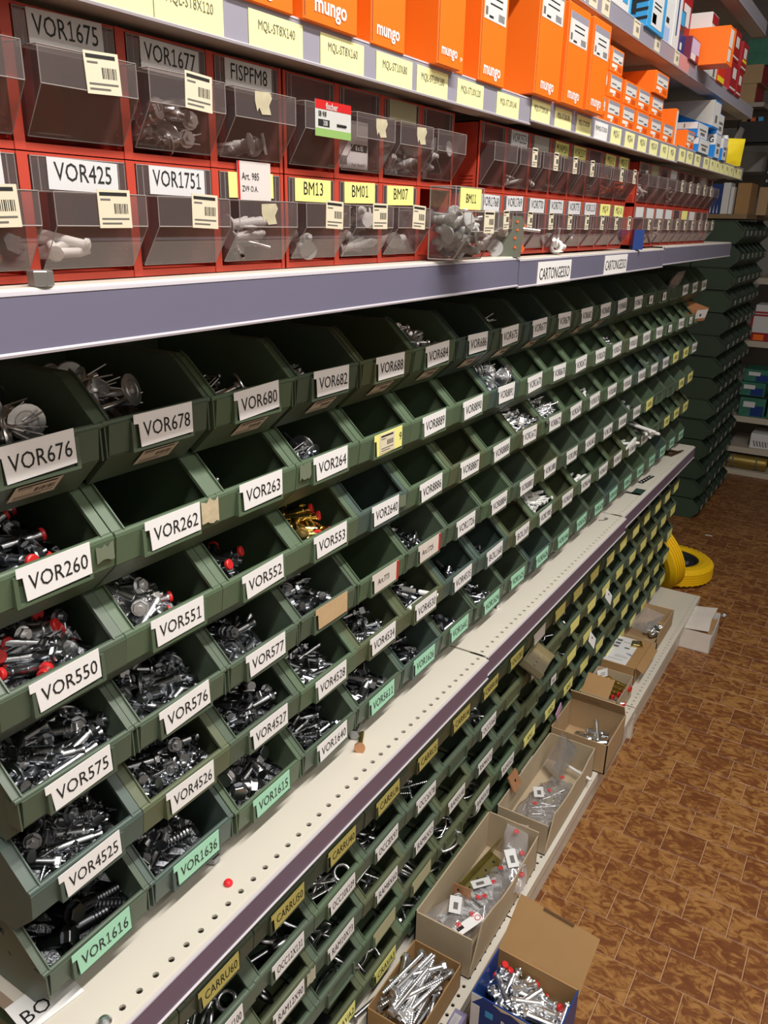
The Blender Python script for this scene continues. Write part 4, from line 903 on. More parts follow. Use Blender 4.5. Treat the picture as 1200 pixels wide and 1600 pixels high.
# ------------------------------------------------------------------ orange boxes on the upper shelf
ZS = [1.786, 1.792, 1.796]
def bay(y): return 0 if y < 1.34 else (1 if y < 2.34 else 2)
def tall_box(y0, y1, h, xf, label, d=0.16, sticker=True, tilt=0.0, text=True):
    w = y1 - y0; z = ZS[bay((y0 + y1) / 2)] + 0.0005
    m = MB().cbox(-d, 0, 0, w, 0, h, 0.0012, 0)
    o = m.build('carton', ORANGE, None, T(xf, y0, z) @ roty(tilt)); tag(o, label, 'box', 'tall orange cartons')
    if text: MB().text('mungo', min(0.016, w * 0.19), T(0.0006, w * 0.48, 0.019) @ FX, 0, 1, 0.92, 0.5, w * 0.82).build('lettering', mat('print_white', (0.82, 0.80, 0.78), 0.5), o)
    MB().box(0.0001, 0.0004, 0.0012, 0.0024, 0.004, h - 0.004, 0).build('seam', mat('carton_edge', (0.25, 0.06, 0.01), 0.8), o)
    if sticker:
        q = MB().box(0, 0.0004, w * 0.08, w * 0.92, h - 0.058, h - 0.012, 0).box(0.0004, 0.0006, w * 0.08, w * 0.92, h - 0.022, h - 0.012, 2)
        q.box(0.0004, 0.0006, w * 0.28, w * 0.75, h - 0.031, h - 0.029, 1).box(0.0004, 0.0006, w * 0.28, w * 0.75, h - 0.039, h - 0.037, 1)
        for k in range(8): q.box(0.0004, 0.0006, w * 0.62 + k * w * 0.03, w * 0.635 + k * w * 0.03, h - 0.055, h - 0.046, 1)
        q.box(0.0004, 0.0006, w * 0.12, w * 0.20, h - 0.053, h - 0.043, 3); q.box(0.0004, 0.0006, w * 0.26, w * 0.42, h - 0.055, h - 0.052, 1)
        q.build('sticker', [PALE, INK, RAILG, INKG], o)
    return o
tall_box(0.500, 0.612, 0.20, -0.566, 'orange carton over the second yellow tag, cut off by the picture top')
tall_box(0.622, 0.717, 0.20, -0.560, 'leftmost visible orange carton above the grey rail, only its lower end showing')
tall_box(0.731, 0.827, 0.20, -0.558, 'orange carton with the largest white lettering, second from left')
tall_box(0.861, 0.935, 0.20, -0.562, 'third orange carton from left on the upper shelf')
tall_box(0.999, 1.063, 0.20, -0.552, 'orange carton pushed in front of a narrower one', d=0.10)
tall_box(1.066, 1.092, 0.19, -0.563, 'narrow orange carton half hidden behind its neighbour')
tall_box(1.135, 1.221, 0.136, -0.560, 'orange carton left of the wide gap, sticker near its top')
tall_box(1.321, 1.427, 0.166, -0.553, 'tallest orange carton of the right trio, leftmost', d=0.2)
tall_box(1.436, 1.540, 0.150, -0.549, 'middle orange carton of the right trio', d=0.2)
tall_box(1.545, 1.640, 0.148, -0.543, 'rightmost orange carton of the right trio, torn top edge', d=0.2)
def small_box(y0, w, z0, h, xf, label, d=0.12):
    m = MB().cbox(-d, 0, 0, w, 0, h, 0.0009, 0); o = m.build('small_carton', ORANGE, None, T(xf, y0, z0)); tag(o, label, 'box', 'small orange cartons')
    MB().box(0, 0.0004, w * 0.12, w * 0.92, h * 0.42, h * 0.92, 0).box(0.0004, 0.0006, w * 0.12, w * 0.92, h * 0.78, h * 0.92, 2).box(0.0004, 0.0006, w * 0.2, w * 0.55, h * 0.56, h * 0.61, 1).box(0.0004, 0.0006, w * 0.62, w * 0.85, h * 0.47, h * 0.55, 1).build('sticker', [PALE, INKG, RAILG], o)
    MB().box(0.0, 0.0004, w * 0.12, w * 0.52, h * 0.20, h * 0.34, 0).box(0.0, 0.0004, w * 0.36, w * 0.46, h * 0.10, h * 0.22, 0).build('logo_patch', MATS['print_white'], o)
    MB().box(0.0, 0.0003, w * 0.6, w * 0.9, h * 0.12, h * 0.32, 0).build('print_block', ORANGED, o)
    return o
z1 = ZS[1] + 0.0005
for i, (y, w) in enumerate(((1.655, 0.072), (1.732, 0.092), (1.834, 0.098), (1.943, 0.106), (2.060, 0.104), (2.174, 0.108))):
    small_box(y, w, z1, 0.0455, -0.568, 'small orange carton, %s in the bottom row' % ORD[i])
for i, (y, w) in enumerate(((1.655, 0.072), (1.735, 0.088), (1.840, 0.094), (1.938, 0.103), (2.050, 0.110))):
    small_box(y, w, z1 + 0.0465, 0.0445, -0.569, 'small orange carton, %s in the middle row' % ORD[i])
for i, (y, w) in enumerate(((1.660, 0.066), (1.735, 0.082))): small_box(y, w, z1 + 0.092, 0.0435, -0.570, 'small orange carton, %s in the top row' % ORD[i])
small_box(2.043, 0.118, z1 + 0.0920, 0.0455, -0.563, 'deep orange carton lying on top of the small ones', 0.17)
o = MB().cbox(-0.10, 0, 0, 0.026, 0, 0.086, 0.001, 0).box(0, 0.0005, 0.010, 0.024, 0.004, 0.082, 1).build('small_carton', [ORANGE, PALE], None, T(-0.568, 2.286, z1)); tag(o, 'narrow upright orange carton with white end at row end', 'box', 'small orange cartons')
small_box(2.420, 0.094, ZS[2] + 0.0005, 0.046, -0.566, 'single low orange carton before the blue boxes', 0.14)
# blue and white boxes
def blue_box(y0, w, z0, h, xf, label, txt, d=0.10, rz=0.0):
    m = MB().cbox(-d, 0, 0, w, 0, h, 0.001, 0); o = m.build('blue_carton', [BLUE], None, T(xf, y0, z0) @ rotz(rz)); tag(o, label, 'box', 'blue and white cartons')
    MB().prism([(-d, h * 0.55), (0, h * 0.55), (0, h * 0.99), (-d, h * 0.99)], -0.0005, -0.0001, 0).text(txt, h * 0.24, T(-d * 0.28, -0.0008, h * 0.77) @ FY, 1, 1, 0.9).build('side_print', [PALE, INK], o)
    MB().box(0.0001, 0.0005, w * 0.05, w * 0.95, h * 0.04, h * 0.96, 0).box(0.0005, 0.0007, w * 0.2, w * 0.8, h * 0.5, h * 0.62, 1).box(0.0005, 0.0007, w * 0.3, w * 0.7, h * 0.2, h * 0.4, 1).build('end_sticker', [PALE, INKG], o)
    return o
z2 = ZS[2] + 0.0005
blue_box(2.545, 0.150, z2, 0.038, -0.560, 'lower blue and white carton lying left of the pair', 'S', 0.13)
blue_box(2.535, 0.140, z2 + 0.0385, 0.038, -0.566, 'second blue and white carton lying under the large one', 'S', 0.13)
o = MB().prism([(-0.22, 0), (0, 0), (0, 0.072), (-0.22, 0.072)], 0, 0.09, 0).build('blue_carton', [BLUE], None, T(-0.560, 2.690, z2 + 0.077)); tag(o, 'largest blue carton with grey angled side, on top', 'box', 'blue and white cartons')
MB().prism([(-0.20, 0.072), (0, 0.072), (0, 0.004), (-0.05, 0.020)], -0.0006, -0.0001, 0).build('side_print', [mat('print_beige', (0.55, 0.52, 0.46), 0.6)], o)
MB().box(0.0, 0.0005, 0.004, 0.086, 0.004, 0.068, 0).box(0.0005, 0.0007, 0.02, 0.05, 0.014, 0.034, 1).build('end_panel', [PALE, INKG], o)
blue_box(2.775, 0.075, z2, 0.068, -0.560, 'upright blue and white carton marked G, left of pair', 'G', 0.05)
blue_box(2.880, 0.070, z2, 0.064, -0.558, 'upright blue carton right of the one marked G', 'G', 0.05)
blue_box(2.805, 0.095, z2 + 0.070, 0.058, -0.570, 'blue and white carton marked G standing higher behind', 'G', 0.06)
o = MB().lathe([(0, 0.013), (0.05, 0.013), (0.055, 0.010), (0.075, 0.011), (0.085, 0.009)], 14, 0, roty(-math.pi / 2)).lathe([(0, 0.0134), (0.048, 0.0134)], 14, 1, roty(-math.pi / 2)).build('glue_bottle', [PALE, mat('bottle_red', (0.25, 0.01, 0.02), 0.4)], None, T(-0.585, 3.030, z2)); tag(o, 'small bottle with dark red body and white cap beside yellow pouch', 'bottle')
def pouch(w, h, t, seed):
    q = MB(); n = 8; r2 = random.Random(seed); fr = []; bk = []
    for i in range(n + 1):
        for j in range(n + 1):
            u, v = i / n, j / n; b_ = math.sin(math.pi * u) ** 0.6 * math.sin(math.pi * v) ** 0.6
            dn = r2.uniform(-0.2, 0.2) * t
            fr.append((t * b_ + dn * b_, (u - 0.5) * w, v * h)); bk.append((-t * b_ + dn * b_, (u - 0.5) * w, v * h))
    fs = [(i * (n + 1) + j, (i + 1) * (n + 1) + j, (i + 1) * (n + 1) + j + 1, i * (n + 1) + j + 1) for i in range(n) for j in range(n)]
    q.add(fr, fs, 0, True); q.add(bk, [f[::-1] for f in fs], 0, True); return q
o = pouch(0.105, 0.085, 0.014, 5).build('pouch', YELLOWP, None, T(-0.590, 3.135, z2) @ rotz(-0.9) @ roty(0.10)); tag(o, 'crumpled bright yellow pouch at the end of upper shelf', 'bag')
o = pouch(0.09, 0.09, 0.012, 6).build('pouch', BAG, None, T(-0.600, 3.20, z2 + 0.04) @ roty(0.4)); tag(o, 'clear bag with brown parts above the yellow pouch', 'bag')
o = pouch(0.05, 0.05, 0.008, 9).build('pouch', mat('pouch_amber', (0.45, 0.20, 0.03), 0.4), None, T(-0.61, 3.07, z2 + 0.065)); tag(o, 'small amber pouch behind the yellow pouch', 'bag')

# ------------------------------------------------------------------ third shelf boxes
def plain_box(name, y0, w, z0, h, xf, d, mt, label, parts=(), cat='box', grp='mixed cartons on the third shelf', rz=0.0):
    o = MB().cbox(-d, 0, 0, w, 0, h, 0.001, 0).build(name, mt, None, T(xf, y0, z0) @ rotz(rz)); tag(o, label, cat, grp)
    for nm, a, b, c, e, pm in parts: MB().box(0.0001, 0.0006, w * a, w * b, h * c, h * e, 0).build(nm, pm, o)
    return o
z3 = 1.9905
st = lambda a, b, c, e, m_=PALE: ('sticker', a, b, c, e, m_)
plain_box('carton', 1.690, 0.110, z3, 0.16, -0.566, 0.10, PALE, 'white printed carton at the left of the third shelf', [st(.2, .8, .3, .6, INKG), st(.15, .5, .7, .8, INK), st(.6, .9, .1, .25, SKY)])
o = MB().lathe([(0, 0.026), (0.12, 0.026)], 18, 0, roty(-math.pi / 2)).build('round_tub', SKY, None, T(-0.596, 1.846, z3)); tag(o, 'round light blue tub beside the blue striped carton', 'tub')
MB().box(0, 0.001, -0.012, 0.012, 0.012, 0.055, 0).build('label_patch', INK, o, T(0.0262, 0, 0))
o = plain_box('carton', 1.905, 0.140, z3, 0.075, -0.558, 0.09, SKY, 'bright blue carton with diagonal black stripes and white label', [st(.22, .82, .1, .95), ('bars', .26, .48, .18, .42, INK), ('lines', .3, .7, .66, .70, INKG), ('lines', .3, .7, .56, .60, INKG)])
for k in range(5): MB().prism([(-0.09, 0.006 + k * 0.016), (0, 0.014 + k * 0.016), (0, 0.020 + k * 0.016), (-0.09, 0.012 + k * 0.016)], -0.0005, -0.0001).build('stripe', INK, o)
plain_box('carton', 2.070, 0.060, z3, 0.085, -0.568, 0.08, PALE, 'pale blue and white carton right of the striped one', [st(.1, .9, .05, .4, PBLUE), ('patch', .3, .7, .5, .62, INK)])
plain_box('carton', 2.148, 0.062, z3, 0.150, -0.566, 0.06, PALE, 'tall thin white carton with blue stroke', [('stroke', .4, .55, .2, .9, NAVY)])
plain_box('carton', 2.225, 0.080, z3, 0.050, -0.574, 0.10, NAVY, 'navy carton at the back of the lilac-fronted one', [('stroke', .4, .6, .3, .6, PALE)])
plain_box('carton', 2.308, 0.093, z3, 0.052, -0.558, 0.09, mat('carton_maroon', (0.16, 0.02, 0.05), 0.45), 'maroon carton with lilac and white front', [('front', .06, .94, .35, .94, LILAC), ('front_low', .06, .6, .06, .34, PALE), ('front_red', .66, .9, .06, .34, DRED)])
plain_box('carton', 2.215, 0.085, z3 + 0.0505, 0.050, -0.578, 0.10, mat('carton_dark', (0.05, 0.04, 0.05), 0.5), 'dark carton with light blue front resting on the navy one', [('front', .1, .9, .35, .92, SKY), ('front_low', .1, .6, .1, .33, DRED)])
plain_box('carton', 2.310, 0.090, z3 + 0.0525, 0.115, -0.590, 0.14, DRED, 'dark red carton with white label above the maroon one', [st(.1, .8, .25, .65)])
o = plain_box('carton', 2.420, 0.075, z3 + 0.003, 0.086, -0.493, 0.16, ORANGE, 'large orange box jutting out over the third shelf edge', [st(.1, .62, .45, .92), ('print', .1, .5, .08, .4, PALE)])
plain_box('carton', 2.500, 0.080, z3 + 0.090, 0.050, -0.56, 0.15, PALE, 'white carton with red end behind the jutting orange box', [('end', .05, .95, .5, .95, DRED), st(.1, .9, .05, .48)])
plain_box('carton', 2.585, 0.070, z3, 0.038, -0.562, 0.10, PALE, 'low white carton below the jutting orange box', [('end', .3, .6, .1, .9, INKG)])
plain_box('carton', 2.660, 0.100, z3, 0.045, -0.560, 0.10, BRED, 'low bright red carton with yellow band', [('band', .05, .95, .05, .35, YELLOWP)])
for i, (y, w, zz, h, n) in enumerate(((2.838, 0.110, 0, 0.080, 'left of the lower pair'), (2.958, 0.080, 0, 0.072, 'right of the lower pair'), (2.822, 0.104, 0.081, 0.078, 'left of the upper pair'), (2.970, 0.092, 0.073, 0.078, 'right of the upper pair'))):
    plain_box('carton', y, w, z3 + zz, h, -0.560, 0.13, DRED, 'dark red carton with white label, ' + n, [st(.3, .75, .45, .8), ('strip', .1, .9, .08, .14, PALE)] + ([('band', .2, .9, .30, .40, YELLOWP)] if i == 3 else []), grp='dark red cartons')

# ------------------------------------------------------------------ cartons on the base shelf
def carton(name, x0, x1, y0, y1, z0, h, label, mt=CARD, t=0.003, low=None, cuts=None):
    m = MB(); w, d = x1 - x0, y1 - y0; hf, hb, hl, hr = low or (h, h, h, h)
    m.box(0, w, 0, d, 0, t)
    m.box(0, w, 0, t, 0, hf); m.box(0, w, d - t, d, 0, hb)
    if cuts:   # side wall with a ragged cut-down top on the aisle side
        m.prism([(0, 0), (d, 0), (d, cuts[-1] * h)] + [(d * (1 - (i + 1) / (len(cuts))), c_ * h) for i, c_ in enumerate(reversed(cuts[:-1]))], w - t, w, 0, None, 'x')
    else: m.box(w - t, w, 0, d, 0, hr)
    m.box(0, t, 0, d, 0, hl)
    o = m.build(name, mt, None, T(x0, y0, z0)); tag(o, label, 'box', 'open cartons on the base shelf'); return o
zb = 0.1135
# long bolts
b1 = carton('open_carton', -0.592, -0.482, 0.935, 1.120, zb, 0.064, 'small open carton full of long zinc hex bolts', CARDD, 0.002)
P1 = T(-0.592, 0.935, zb)
poses = []
for i in range(34):
    u = i / 34; a = math.pi / 2 + rs.gauss(0, 0.30) + (math.pi if rs.random() < 0.5 else 0)
    poses.append(T(rs.uniform(0.022, 0.088), rs.uniform(0.066, 0.120), 0.012 + u * 0.066) @ rotz(a) @ roty(rs.uniform(-0.14, 0.14)) @ rotx(rs.uniform(0, 6)) @ Matrix.Scale(1.05, 4))
individuals('hex_bolt', poses, P1, 'in the small carton at the bottom', 'long bolts in the small carton')
individuals('hex_bolt', [T(-0.612, 0.985, zb + 0.0105) @ rotz(1.35)], Matrix.Identity(4), 'lying alone on the base shelf left of the bolt carton', 'single bolt on the base shelf')
# long carton with bags of plugs
carton('open_carton', -0.607, -0.474, 1.145, 1.512, zb, 0.109, 'long open carton holding plastic bags of grey plugs and an angle plate', CARDG, 0.003, cuts=[1.0, 0.92, 0.78, 0.72, 0.80, 0.86, 0.9])
P2 = T(-0.607, 1.145, zb)
carton('open_carton', -0.606, -0.470, 1.560, 1.930, zb, 0.092, 'long open carton with shiny bag of screws in the middle of the row', CARDG, 0.003, cuts=[1.0, 0.9, 0.85, 0.9, 0.8, 0.95, 1.0])
P3 = T(-0.606, 1.560, zb)
LOGO = mat('logo_red', (0.62, 0.03, 0.04), 0.5)
def bag(M, L, Wd, Th, seed, label, plug='plug_grey', n=12, header=True, film=BAG):
    q = MB(); nx, ny = 16, 12; r2 = random.Random(seed); top = []; bot = []
    for i in range(nx + 1):
        for j in range(ny + 1):
            u, v = i / nx, j / ny; b_ = max(0, math.sin(math.pi * min(1, u * 1.15))) ** 0.5 * math.sin(math.pi * v) ** 0.5
            x, y = (u - 0.5) * L + r2.uniform(-.002, .002), (v - 0.5) * Wd * (1 - 0.25 * u) + r2.uniform(-.002, .002)
            top.append((x, y, Th * b_ * r2.uniform(0.72, 1.1) + 0.001)); bot.append((x, y, 0))
    fs = [(i * (ny + 1) + j, (i + 1) * (ny + 1) + j, (i + 1) * (ny + 1) + j + 1, i * (ny + 1) + j + 1) for i in range(nx) for j in range(ny)]
    q.add(top, fs, 0, True); q.add(bot, [f[::-1] for f in fs], 0, True)
    o = q.build('plastic_bag', film, None, M); tag(o, label, 'bag', 'clear bags of fasteners')
    fb, fm = FB[plug]; pm = MB()
    V = np.array(fb.v)
    for p in heap(plug, n, (-L * 0.40, L * 0.22, -Wd * 0.36, Wd * 0.36, 0.002, Th * 0.8), r2, 0.2, None, 0.7):
        A = np.array(p); vv = V @ A[:3, :3].T + A[:3, 3]; k0 = len(pm.v)
        pm.v.extend(map(tuple, vv)); pm.f.extend([tuple(i + k0 for i in f) for f in fb.f]); pm.m.extend(fb.m); pm.s.extend(fb.s)
    tag(pm.build('plug_filling', fm, o), kind='stuff')
    if header:
        # printed slip and round red marks lying on the film
        MB().box(-0.022, 0.022, -0.013, 0.013, 0, 0.0006, 0).box(-0.012, 0.006, -0.006, 0.004, 0.0006, 0.0009, 1).build('paper_slip', [PALE, INKG], o, T(-L * 0.1, Wd * 0.08, Th * 1.08) @ rotz(r2.uniform(-1, 1)))
        for k in range(3):
            MB().torus(0.0056, 0.0010, 16, 4, 0).lathe([(0, 0.0035), (0.0008, 0.0035)], 6, 0, roty(-math.pi / 2)).build('red_mark', LOGO, o, T(-L * 0.3 + k * L * 0.3, -Wd * 0.2 + r2.uniform(-.01, .02), Th * 1.06))
    return o
bag(P2 @ T(0.066, 0.088, 0.056) @ rotz(1.25) @ rotx(0.1), 0.140, 0.108, 0.034, 1, 'bag of grey plugs at the near end of the long carton')
bag(P2 @ T(0.090, 0.180, 0.060) @ rotz(1.5) @ rotx(-0.2), 0.16, 0.075, 0.030, 2, 'bag of grey plugs in the middle of the long carton')
bag(P2 @ T(0.100, 0.300, 0.070) @ rotz(1.9) @ roty(-0.35), 0.17, 0.070, 0.022, 3, 'bag hanging over the rim between the two long cartons', n=5)
MB().box(-0.012, 0.012, -0.032, 0.032, 0, 0.0008, 0).box(-0.006, 0.002, -0.028, -0.012, 0.0008, 0.0011, 1).torus(0.006, 0.0009, 14, 4, 2, T(0, 0.024, 0.001)).build('price_slip', [WHITE, INK, LOGO], None, P2 @ T(0.100, 0.055, 0.083) @ rotz(-0.5) @ rotx(0.25))
tag(C.objects['price_slip'], 'white paper slip with red mark lying on the near bag', 'paper')
q = MB().box(0, 0.003, -0.09, 0.09, 0, 0.065).box(0, 0.065, -0.09, 0.09, 0, 0.003)
for k in range(5):
    for z in (0.018, 0.045): q.lathe([(0, 0.0035), (0.0006, 0.0035)], 10, 1, T(z, -0.07 + k * 0.035, 0.0031) @ roty(-math.pi / 2))
o = q.build('angle_plate', [OLIVEZ, BLACK], None, P2 @ T(0.022, 0.235, 0.028) @ rotz(-0.12) @ roty(0.35)); tag(o, 'olive zinc perforated angle plate leaning in the long carton', 'bracket')
o = MB().box(0, 0.042, 0, 0.002, 0, 0.042).lathe([(0, 0.003), (0.0004, 0.003)], 10, 1, T(0.012, -0.0002, 0.028) @ rotz(math.pi / 2)).lathe([(0, 0.003), (0.0004, 0.003)], 10, 1, T(0.030, -0.0002, 0.014) @ rotz(math.pi / 2)).build('corner_plate', [COPPER, BLACK], None, P2 @ T(0.030, 0.118, 0.062) @ rotz(0.1)); tag(o, 'small square copper-coloured plate sticking up among the bags', 'bracket')
bag(P3 @ T(0.080, 0.150, 0.030) @ rotz(1.45) @ rotx(-0.12), 0.23, 0.112, 0.042, 4, 'large shiny bag of screws in the second long carton', 'screw_bright', 34)
o = pouch(0.085, 0.11, 0.006, 12).build('plastic_bag', BAG, None, P3 @ T(0.045, 0.275, 0.030) @ rotz(0.9) @ roty(0.5)); tag(o, 'folded empty bag end with printed strip in second long carton', 'bag', 'clear bags of fasteners')
MB().box(0.0075, 0.008, -0.02, 0.012, 0.01, 0.10, 0).box(0.008, 0.0083, -0.006, -0.001, 0.02, 0.08, 1).build('printed_strip', [PALE, INK], o)
individuals('rod_white', [P3 @ T(0.098, 0.325, 0.030) @ rotz(-0.3)], Matrix.Identity(4), 'lying in the second long carton', 'rod in the second long carton')
# carton with flap and cone connectors
o = carton('open_carton', -0.612, -0.442, 1.950, 2.130, zb, 0.098, 'open carton with a raised flap holding zinc cone connectors', CARD, 0.003)
MB().box(0.002, 0.168, 0, 0.0028, 0, 0.052, 0).text('NUTEC', 0.011, T(0.075, -0.0004, 0.022) @ FY, 1, 0, 0.9).build('flap', [CARD, INKG], o, T(0, 0.178, 0.098) @ rotx(0.55))
individuals('cone_bolt', heap('cone_bolt', 11, (0.02, 0.155, 0.03, 0.155, 0.006, 0.058), rs, 0.5, None, 0.95), T(-0.612, 1.95, zb), 'in the open carton with raised flap', 'cone connectors in the flap carton')
# anchor box with brown flap
RC = mat('carton_red_print', (0.42, 0.10, 0.05), 0.6)
o = carton('open_carton', -0.612, -0.492, 2.215, 2.400, zb, 0.078, 'printed carton with brown flap holding yellow zinc anchors', CARDG, 0.002)
MB().box(0.002, 0.118, -0.0006, -0.0001, 0.004, 0.074, 0).box(0.004, 0.116, -0.0010, -0.0006, 0.060, 0.064, 1).box(0.012, 0.045, -0.0010, -0.0006, 0.040, 0.048, 2).box(0.085, 0.108, -0.0010, -0.0006, 0.040, 0.050, 1).build('printed_face', [mat('print_tan', (0.50, 0.36, 0.20), 0.7), RC, INKG], o)
MB().box(0.002, 0.090, 0, 0.0022, 0, 0.072, 0).build('flap', CARDD, o, T(0, 0.004, 0.076) @ rotx(-1.0))
individuals('anchor_gold', [T(0.030 + 0.012 * i, 0.080 + 0.022 * i, 0.048 + 0.003 * i) @ rotz(-0.25) @ rotx(i) @ Matrix.Scale(1.3, 4) for i in range(4)], T(-0.600, 2.215, zb), 'in the printed carton with brown flap', 'yellow anchors in the printed carton')
individuals('anchor_zred', [T(0.085, 0.040, 0.045) @ rotz(0.5), T(0.080, 0.060, 0.040) @ rotz(-0.3)], T(-0.600, 2.215, zb), 'at the open corner of the printed carton', 'zinc anchors in the printed carton')
o2 = MB().box(-0.018, 0.018, -0.026, 0.026, 0, 0.0008, 0).box(-0.010, 0.010, -0.014, -0.010, 0.0008, 0.001, 1).box(-0.006, 0.010, -0.002, 0.002, 0.0008, 0.001, 1).build('paper_note', [WHITE, INKG], None, T(-0.588, 2.372, zb + 0.070) @ rotz(0.3) @ roty(-0.5)); tag(o2, 'curled white note tucked into the printed carton', 'paper')
# carton with printed open lid
o = carton('open_carton', -0.628, -0.505, 2.470, 2.680, zb, 0.062, 'carton with its printed label lid lying open', CARDD, 0.002)
q = MB().box(0, 0.122, 0, 0.21, 0, 0.002, 0).box(0.004, 0.088, 0.006, 0.204, 0.002, 0.0026, 1)
for a, b, c, d_ in ((0.012, 0.030, 0.165, 0.180), (0.012, 0.030, 0.140, 0.155), (0.012, 0.030, 0.115, 0.130), (0.035, 0.06, 0.165, 0.168), (0.050, 0.068, 0.12, 0.13), (0.035, 0.08, 0.06, 0.062), (0.035, 0.08, 0.05, 0.052), (0.02, 0.07, 0.03, 0.032)): q.box(a, b, c, d_, 0.0026, 0.0029, 2)
q.box(0.004, 0.007, 0.006, 0.204, 0.0026, 0.0029, 3); q.text('1000', 0.010, T(0.078, 0.085, 0.003) @ rotz(-0.4), 4, 1)
q.build('printed_lid', [CARDD, PALE, INKG, BRED, NAVY], o, T(0, 0, 0.063))
MB().box(0, 0.030, 0, 0.19, 0, 0.002).build('side_flap', CARDD, o, T(0.123, 0.01, 0.062) @ roty(0.5))
o = MB().prism([(-0.02, -0.025), (0.022, -0.018), (0.018, 0.024), (-0.014, 0.020)], 0, 0.004, 0, None, 'z').box(-0.012, 0.010, -0.012, 0.012, 0.004, 0.006, 1).build('hinge_plate', [GOLD, ZINC], None, T(-0.548, 2.640, zb + 0.067) @ rotz(0.3)); tag(o, 'small brass-coloured hinge plate lying on the printed lid', 'bracket')
# farthest carton
carton('open_carton', -0.630, -0.500, 2.760, 3.000, zb, 0.066, 'farthest open carton on the base shelf with a bag of zinc bolts', CARD, 0.003, low=(0.030, 0.066, 0.066, 0.066))
individuals('big_bolt_bright', heap('big_bolt_bright', 9, (0.05, 0.125, 0.06, 0.17, 0.006, 0.04), rs, 0.3, None, 0.8), T(-0.63, 2.76, zb), 'in the farthest carton of the base shelf', 'bolts in the farthest carton')
o = pouch(0.09, 0.12, 0.010, 14).build('plastic_bag', BAG, None, T(-0.59, 2.80, zb + 0.045) @ rotz(1.2) @ roty(1.2)); tag(o, 'clear bag spilling out of the farthest carton', 'bag', 'clear bags of fasteners')
# grey and black boxes cut off at the lower edge
o = MB().cbox(-0.640, -0.540, 0.800, 0.905, zb + 0.0005, 0.158, 0.001, 0).build('carton', [mat('carton_grey', (0.42, 0.40, 0.36), 0.6)]); tag(o, 'plain grey carton at the very bottom of the picture', 'box')
o = MB().cbox(-0.700, -0.648, 0.780, 0.900, zb + 0.0005, 0.150, 0.001, 0).box(-0.6478, -0.6474, 0.80, 0.90, 0.118, 0.146, 1).build('carton', [BLACK, BRED]); tag(o, 'black carton with red and white corner beside the grey one', 'box')

# ------------------------------------------------------------------ on the floor
# blue box of anchors with a raised lid
bx0, bx1, by0, by1, bh = -0.420, -0.252, 1.035, 1.150, 0.235
m = MB(); w, d = bx1 - bx0, by1 - by0; t = 0.0028
m.box(0, w, 0, d, 0, t); m.box(0, w, 0, t, 0, bh - 0.004, 0); m.box(0, t, t, d, 0, bh - 0.002, 0); m.box(w - t, w, t, d, 0, bh - 0.002, 0); m.box(t, w - t, d - t, d, 0, bh, 1)
o = m.build('anchor_carton', [BBLUE, CARDD], None, T(bx0, by0, 0.0005) @ rotz(-0.02)); tag(o, 'dark blue carton on the floor full of zinc anchors, lid raised', 'box')
q = MB().box(0, w, 0, 0.0028, 0, 0.112, 0); q.build('lid', CARDD, o, T(0.002, d - 0.002, bh) @ roty(0.10) @ rotx(-0.66))
MB().box(0.052, 0.116, -0.0030, 0.0, 0.108, 0.1121, 0).build('lid_slot', mat('slot_dark', (0.10, 0.055, 0.02), 0.8), o, T(0.002, d - 0.002, bh) @ roty(0.10) @ rotx(-0.66))
MB().prism([(0.0, bh - 0.03), (0.022, bh - 0.004), (0.0, bh - 0.004)], -0.0006, -0.0001).box(0.0, 0.018, -0.0006, -0.0001, 0.0, bh - 0.03).build('corner_print', [PALE], o)
MB().text('BOSSONG', 0.012, T(0.098, -0.0008, bh - 0.040) @ FY, 0, 1, 0.9).build('lettering', [MATS['print_white']], o)
MB().box(0.030, 0.046, -0.0006, -0.0001, bh - 0.046, bh - 0.032, 0).build('logo_patch', SKY, o)
MB().prism([(0.05, bh - 0.10), (0.062, bh - 0.075), (0.066, bh - 0.11)], -0.0006, -0.0001, 0).build('printed_anchor', MATS['print_white'], o)
q = MB().prism([(0.045, bh - 0.006), (0.062, bh - 0.013), (0.080, bh - 0.008), (0.102, bh - 0.015), (0.115, bh - 0.006)], -0.0008, -0.0002).build('torn_notch', [mat('torn_board', (0.55, 0.45, 0.33), 0.9)], o)
individuals('anchor_zred', heap('anchor_zred', 7, (0.008, w - 0.008, 0.010, d - 0.008, bh - 0.060, bh - 0.016), rs, 0.45, None, 1.0), T(bx0, by0, 0.0005), 'in the dark blue carton on the floor', 'red-capped anchors in the blue carton')
individuals('anchor_bright', heap('anchor_bright', 42, (0.008, w - 0.008, 0.010, d - 0.008, bh - 0.075, bh - 0.020), rs, 0.45, None, 1.0), T(bx0, by0, 0.0005), 'in the dark blue carton on the floor', 'anchors in the blue carton')
individuals('anchor_zred', [T(0.016, 0.085, bh - 0.035) @ roty(-1.2), T(0.022, 0.076, bh - 0.040) @ roty(-1.0) @ rotz(0.3)], T(bx0, by0, 0.0005), 'standing upright in the left corner of the blue carton', 'upright anchors in the blue carton')
o = MB().cbox(-0.449, -0.424, 0.930, 1.030, 0.0005, 0.175, 0.001, 0).box(-0.445, -0.430, 0.94, 1.02, 0.175, 0.1754, 1).build('carton', [PURP, mat('print_photo', (0.34, 0.32, 0.33), 0.5, noise=0.5, nscale=60)]); tag(o, 'purple printed carton wedged between base shelf and blue carton', 'box')
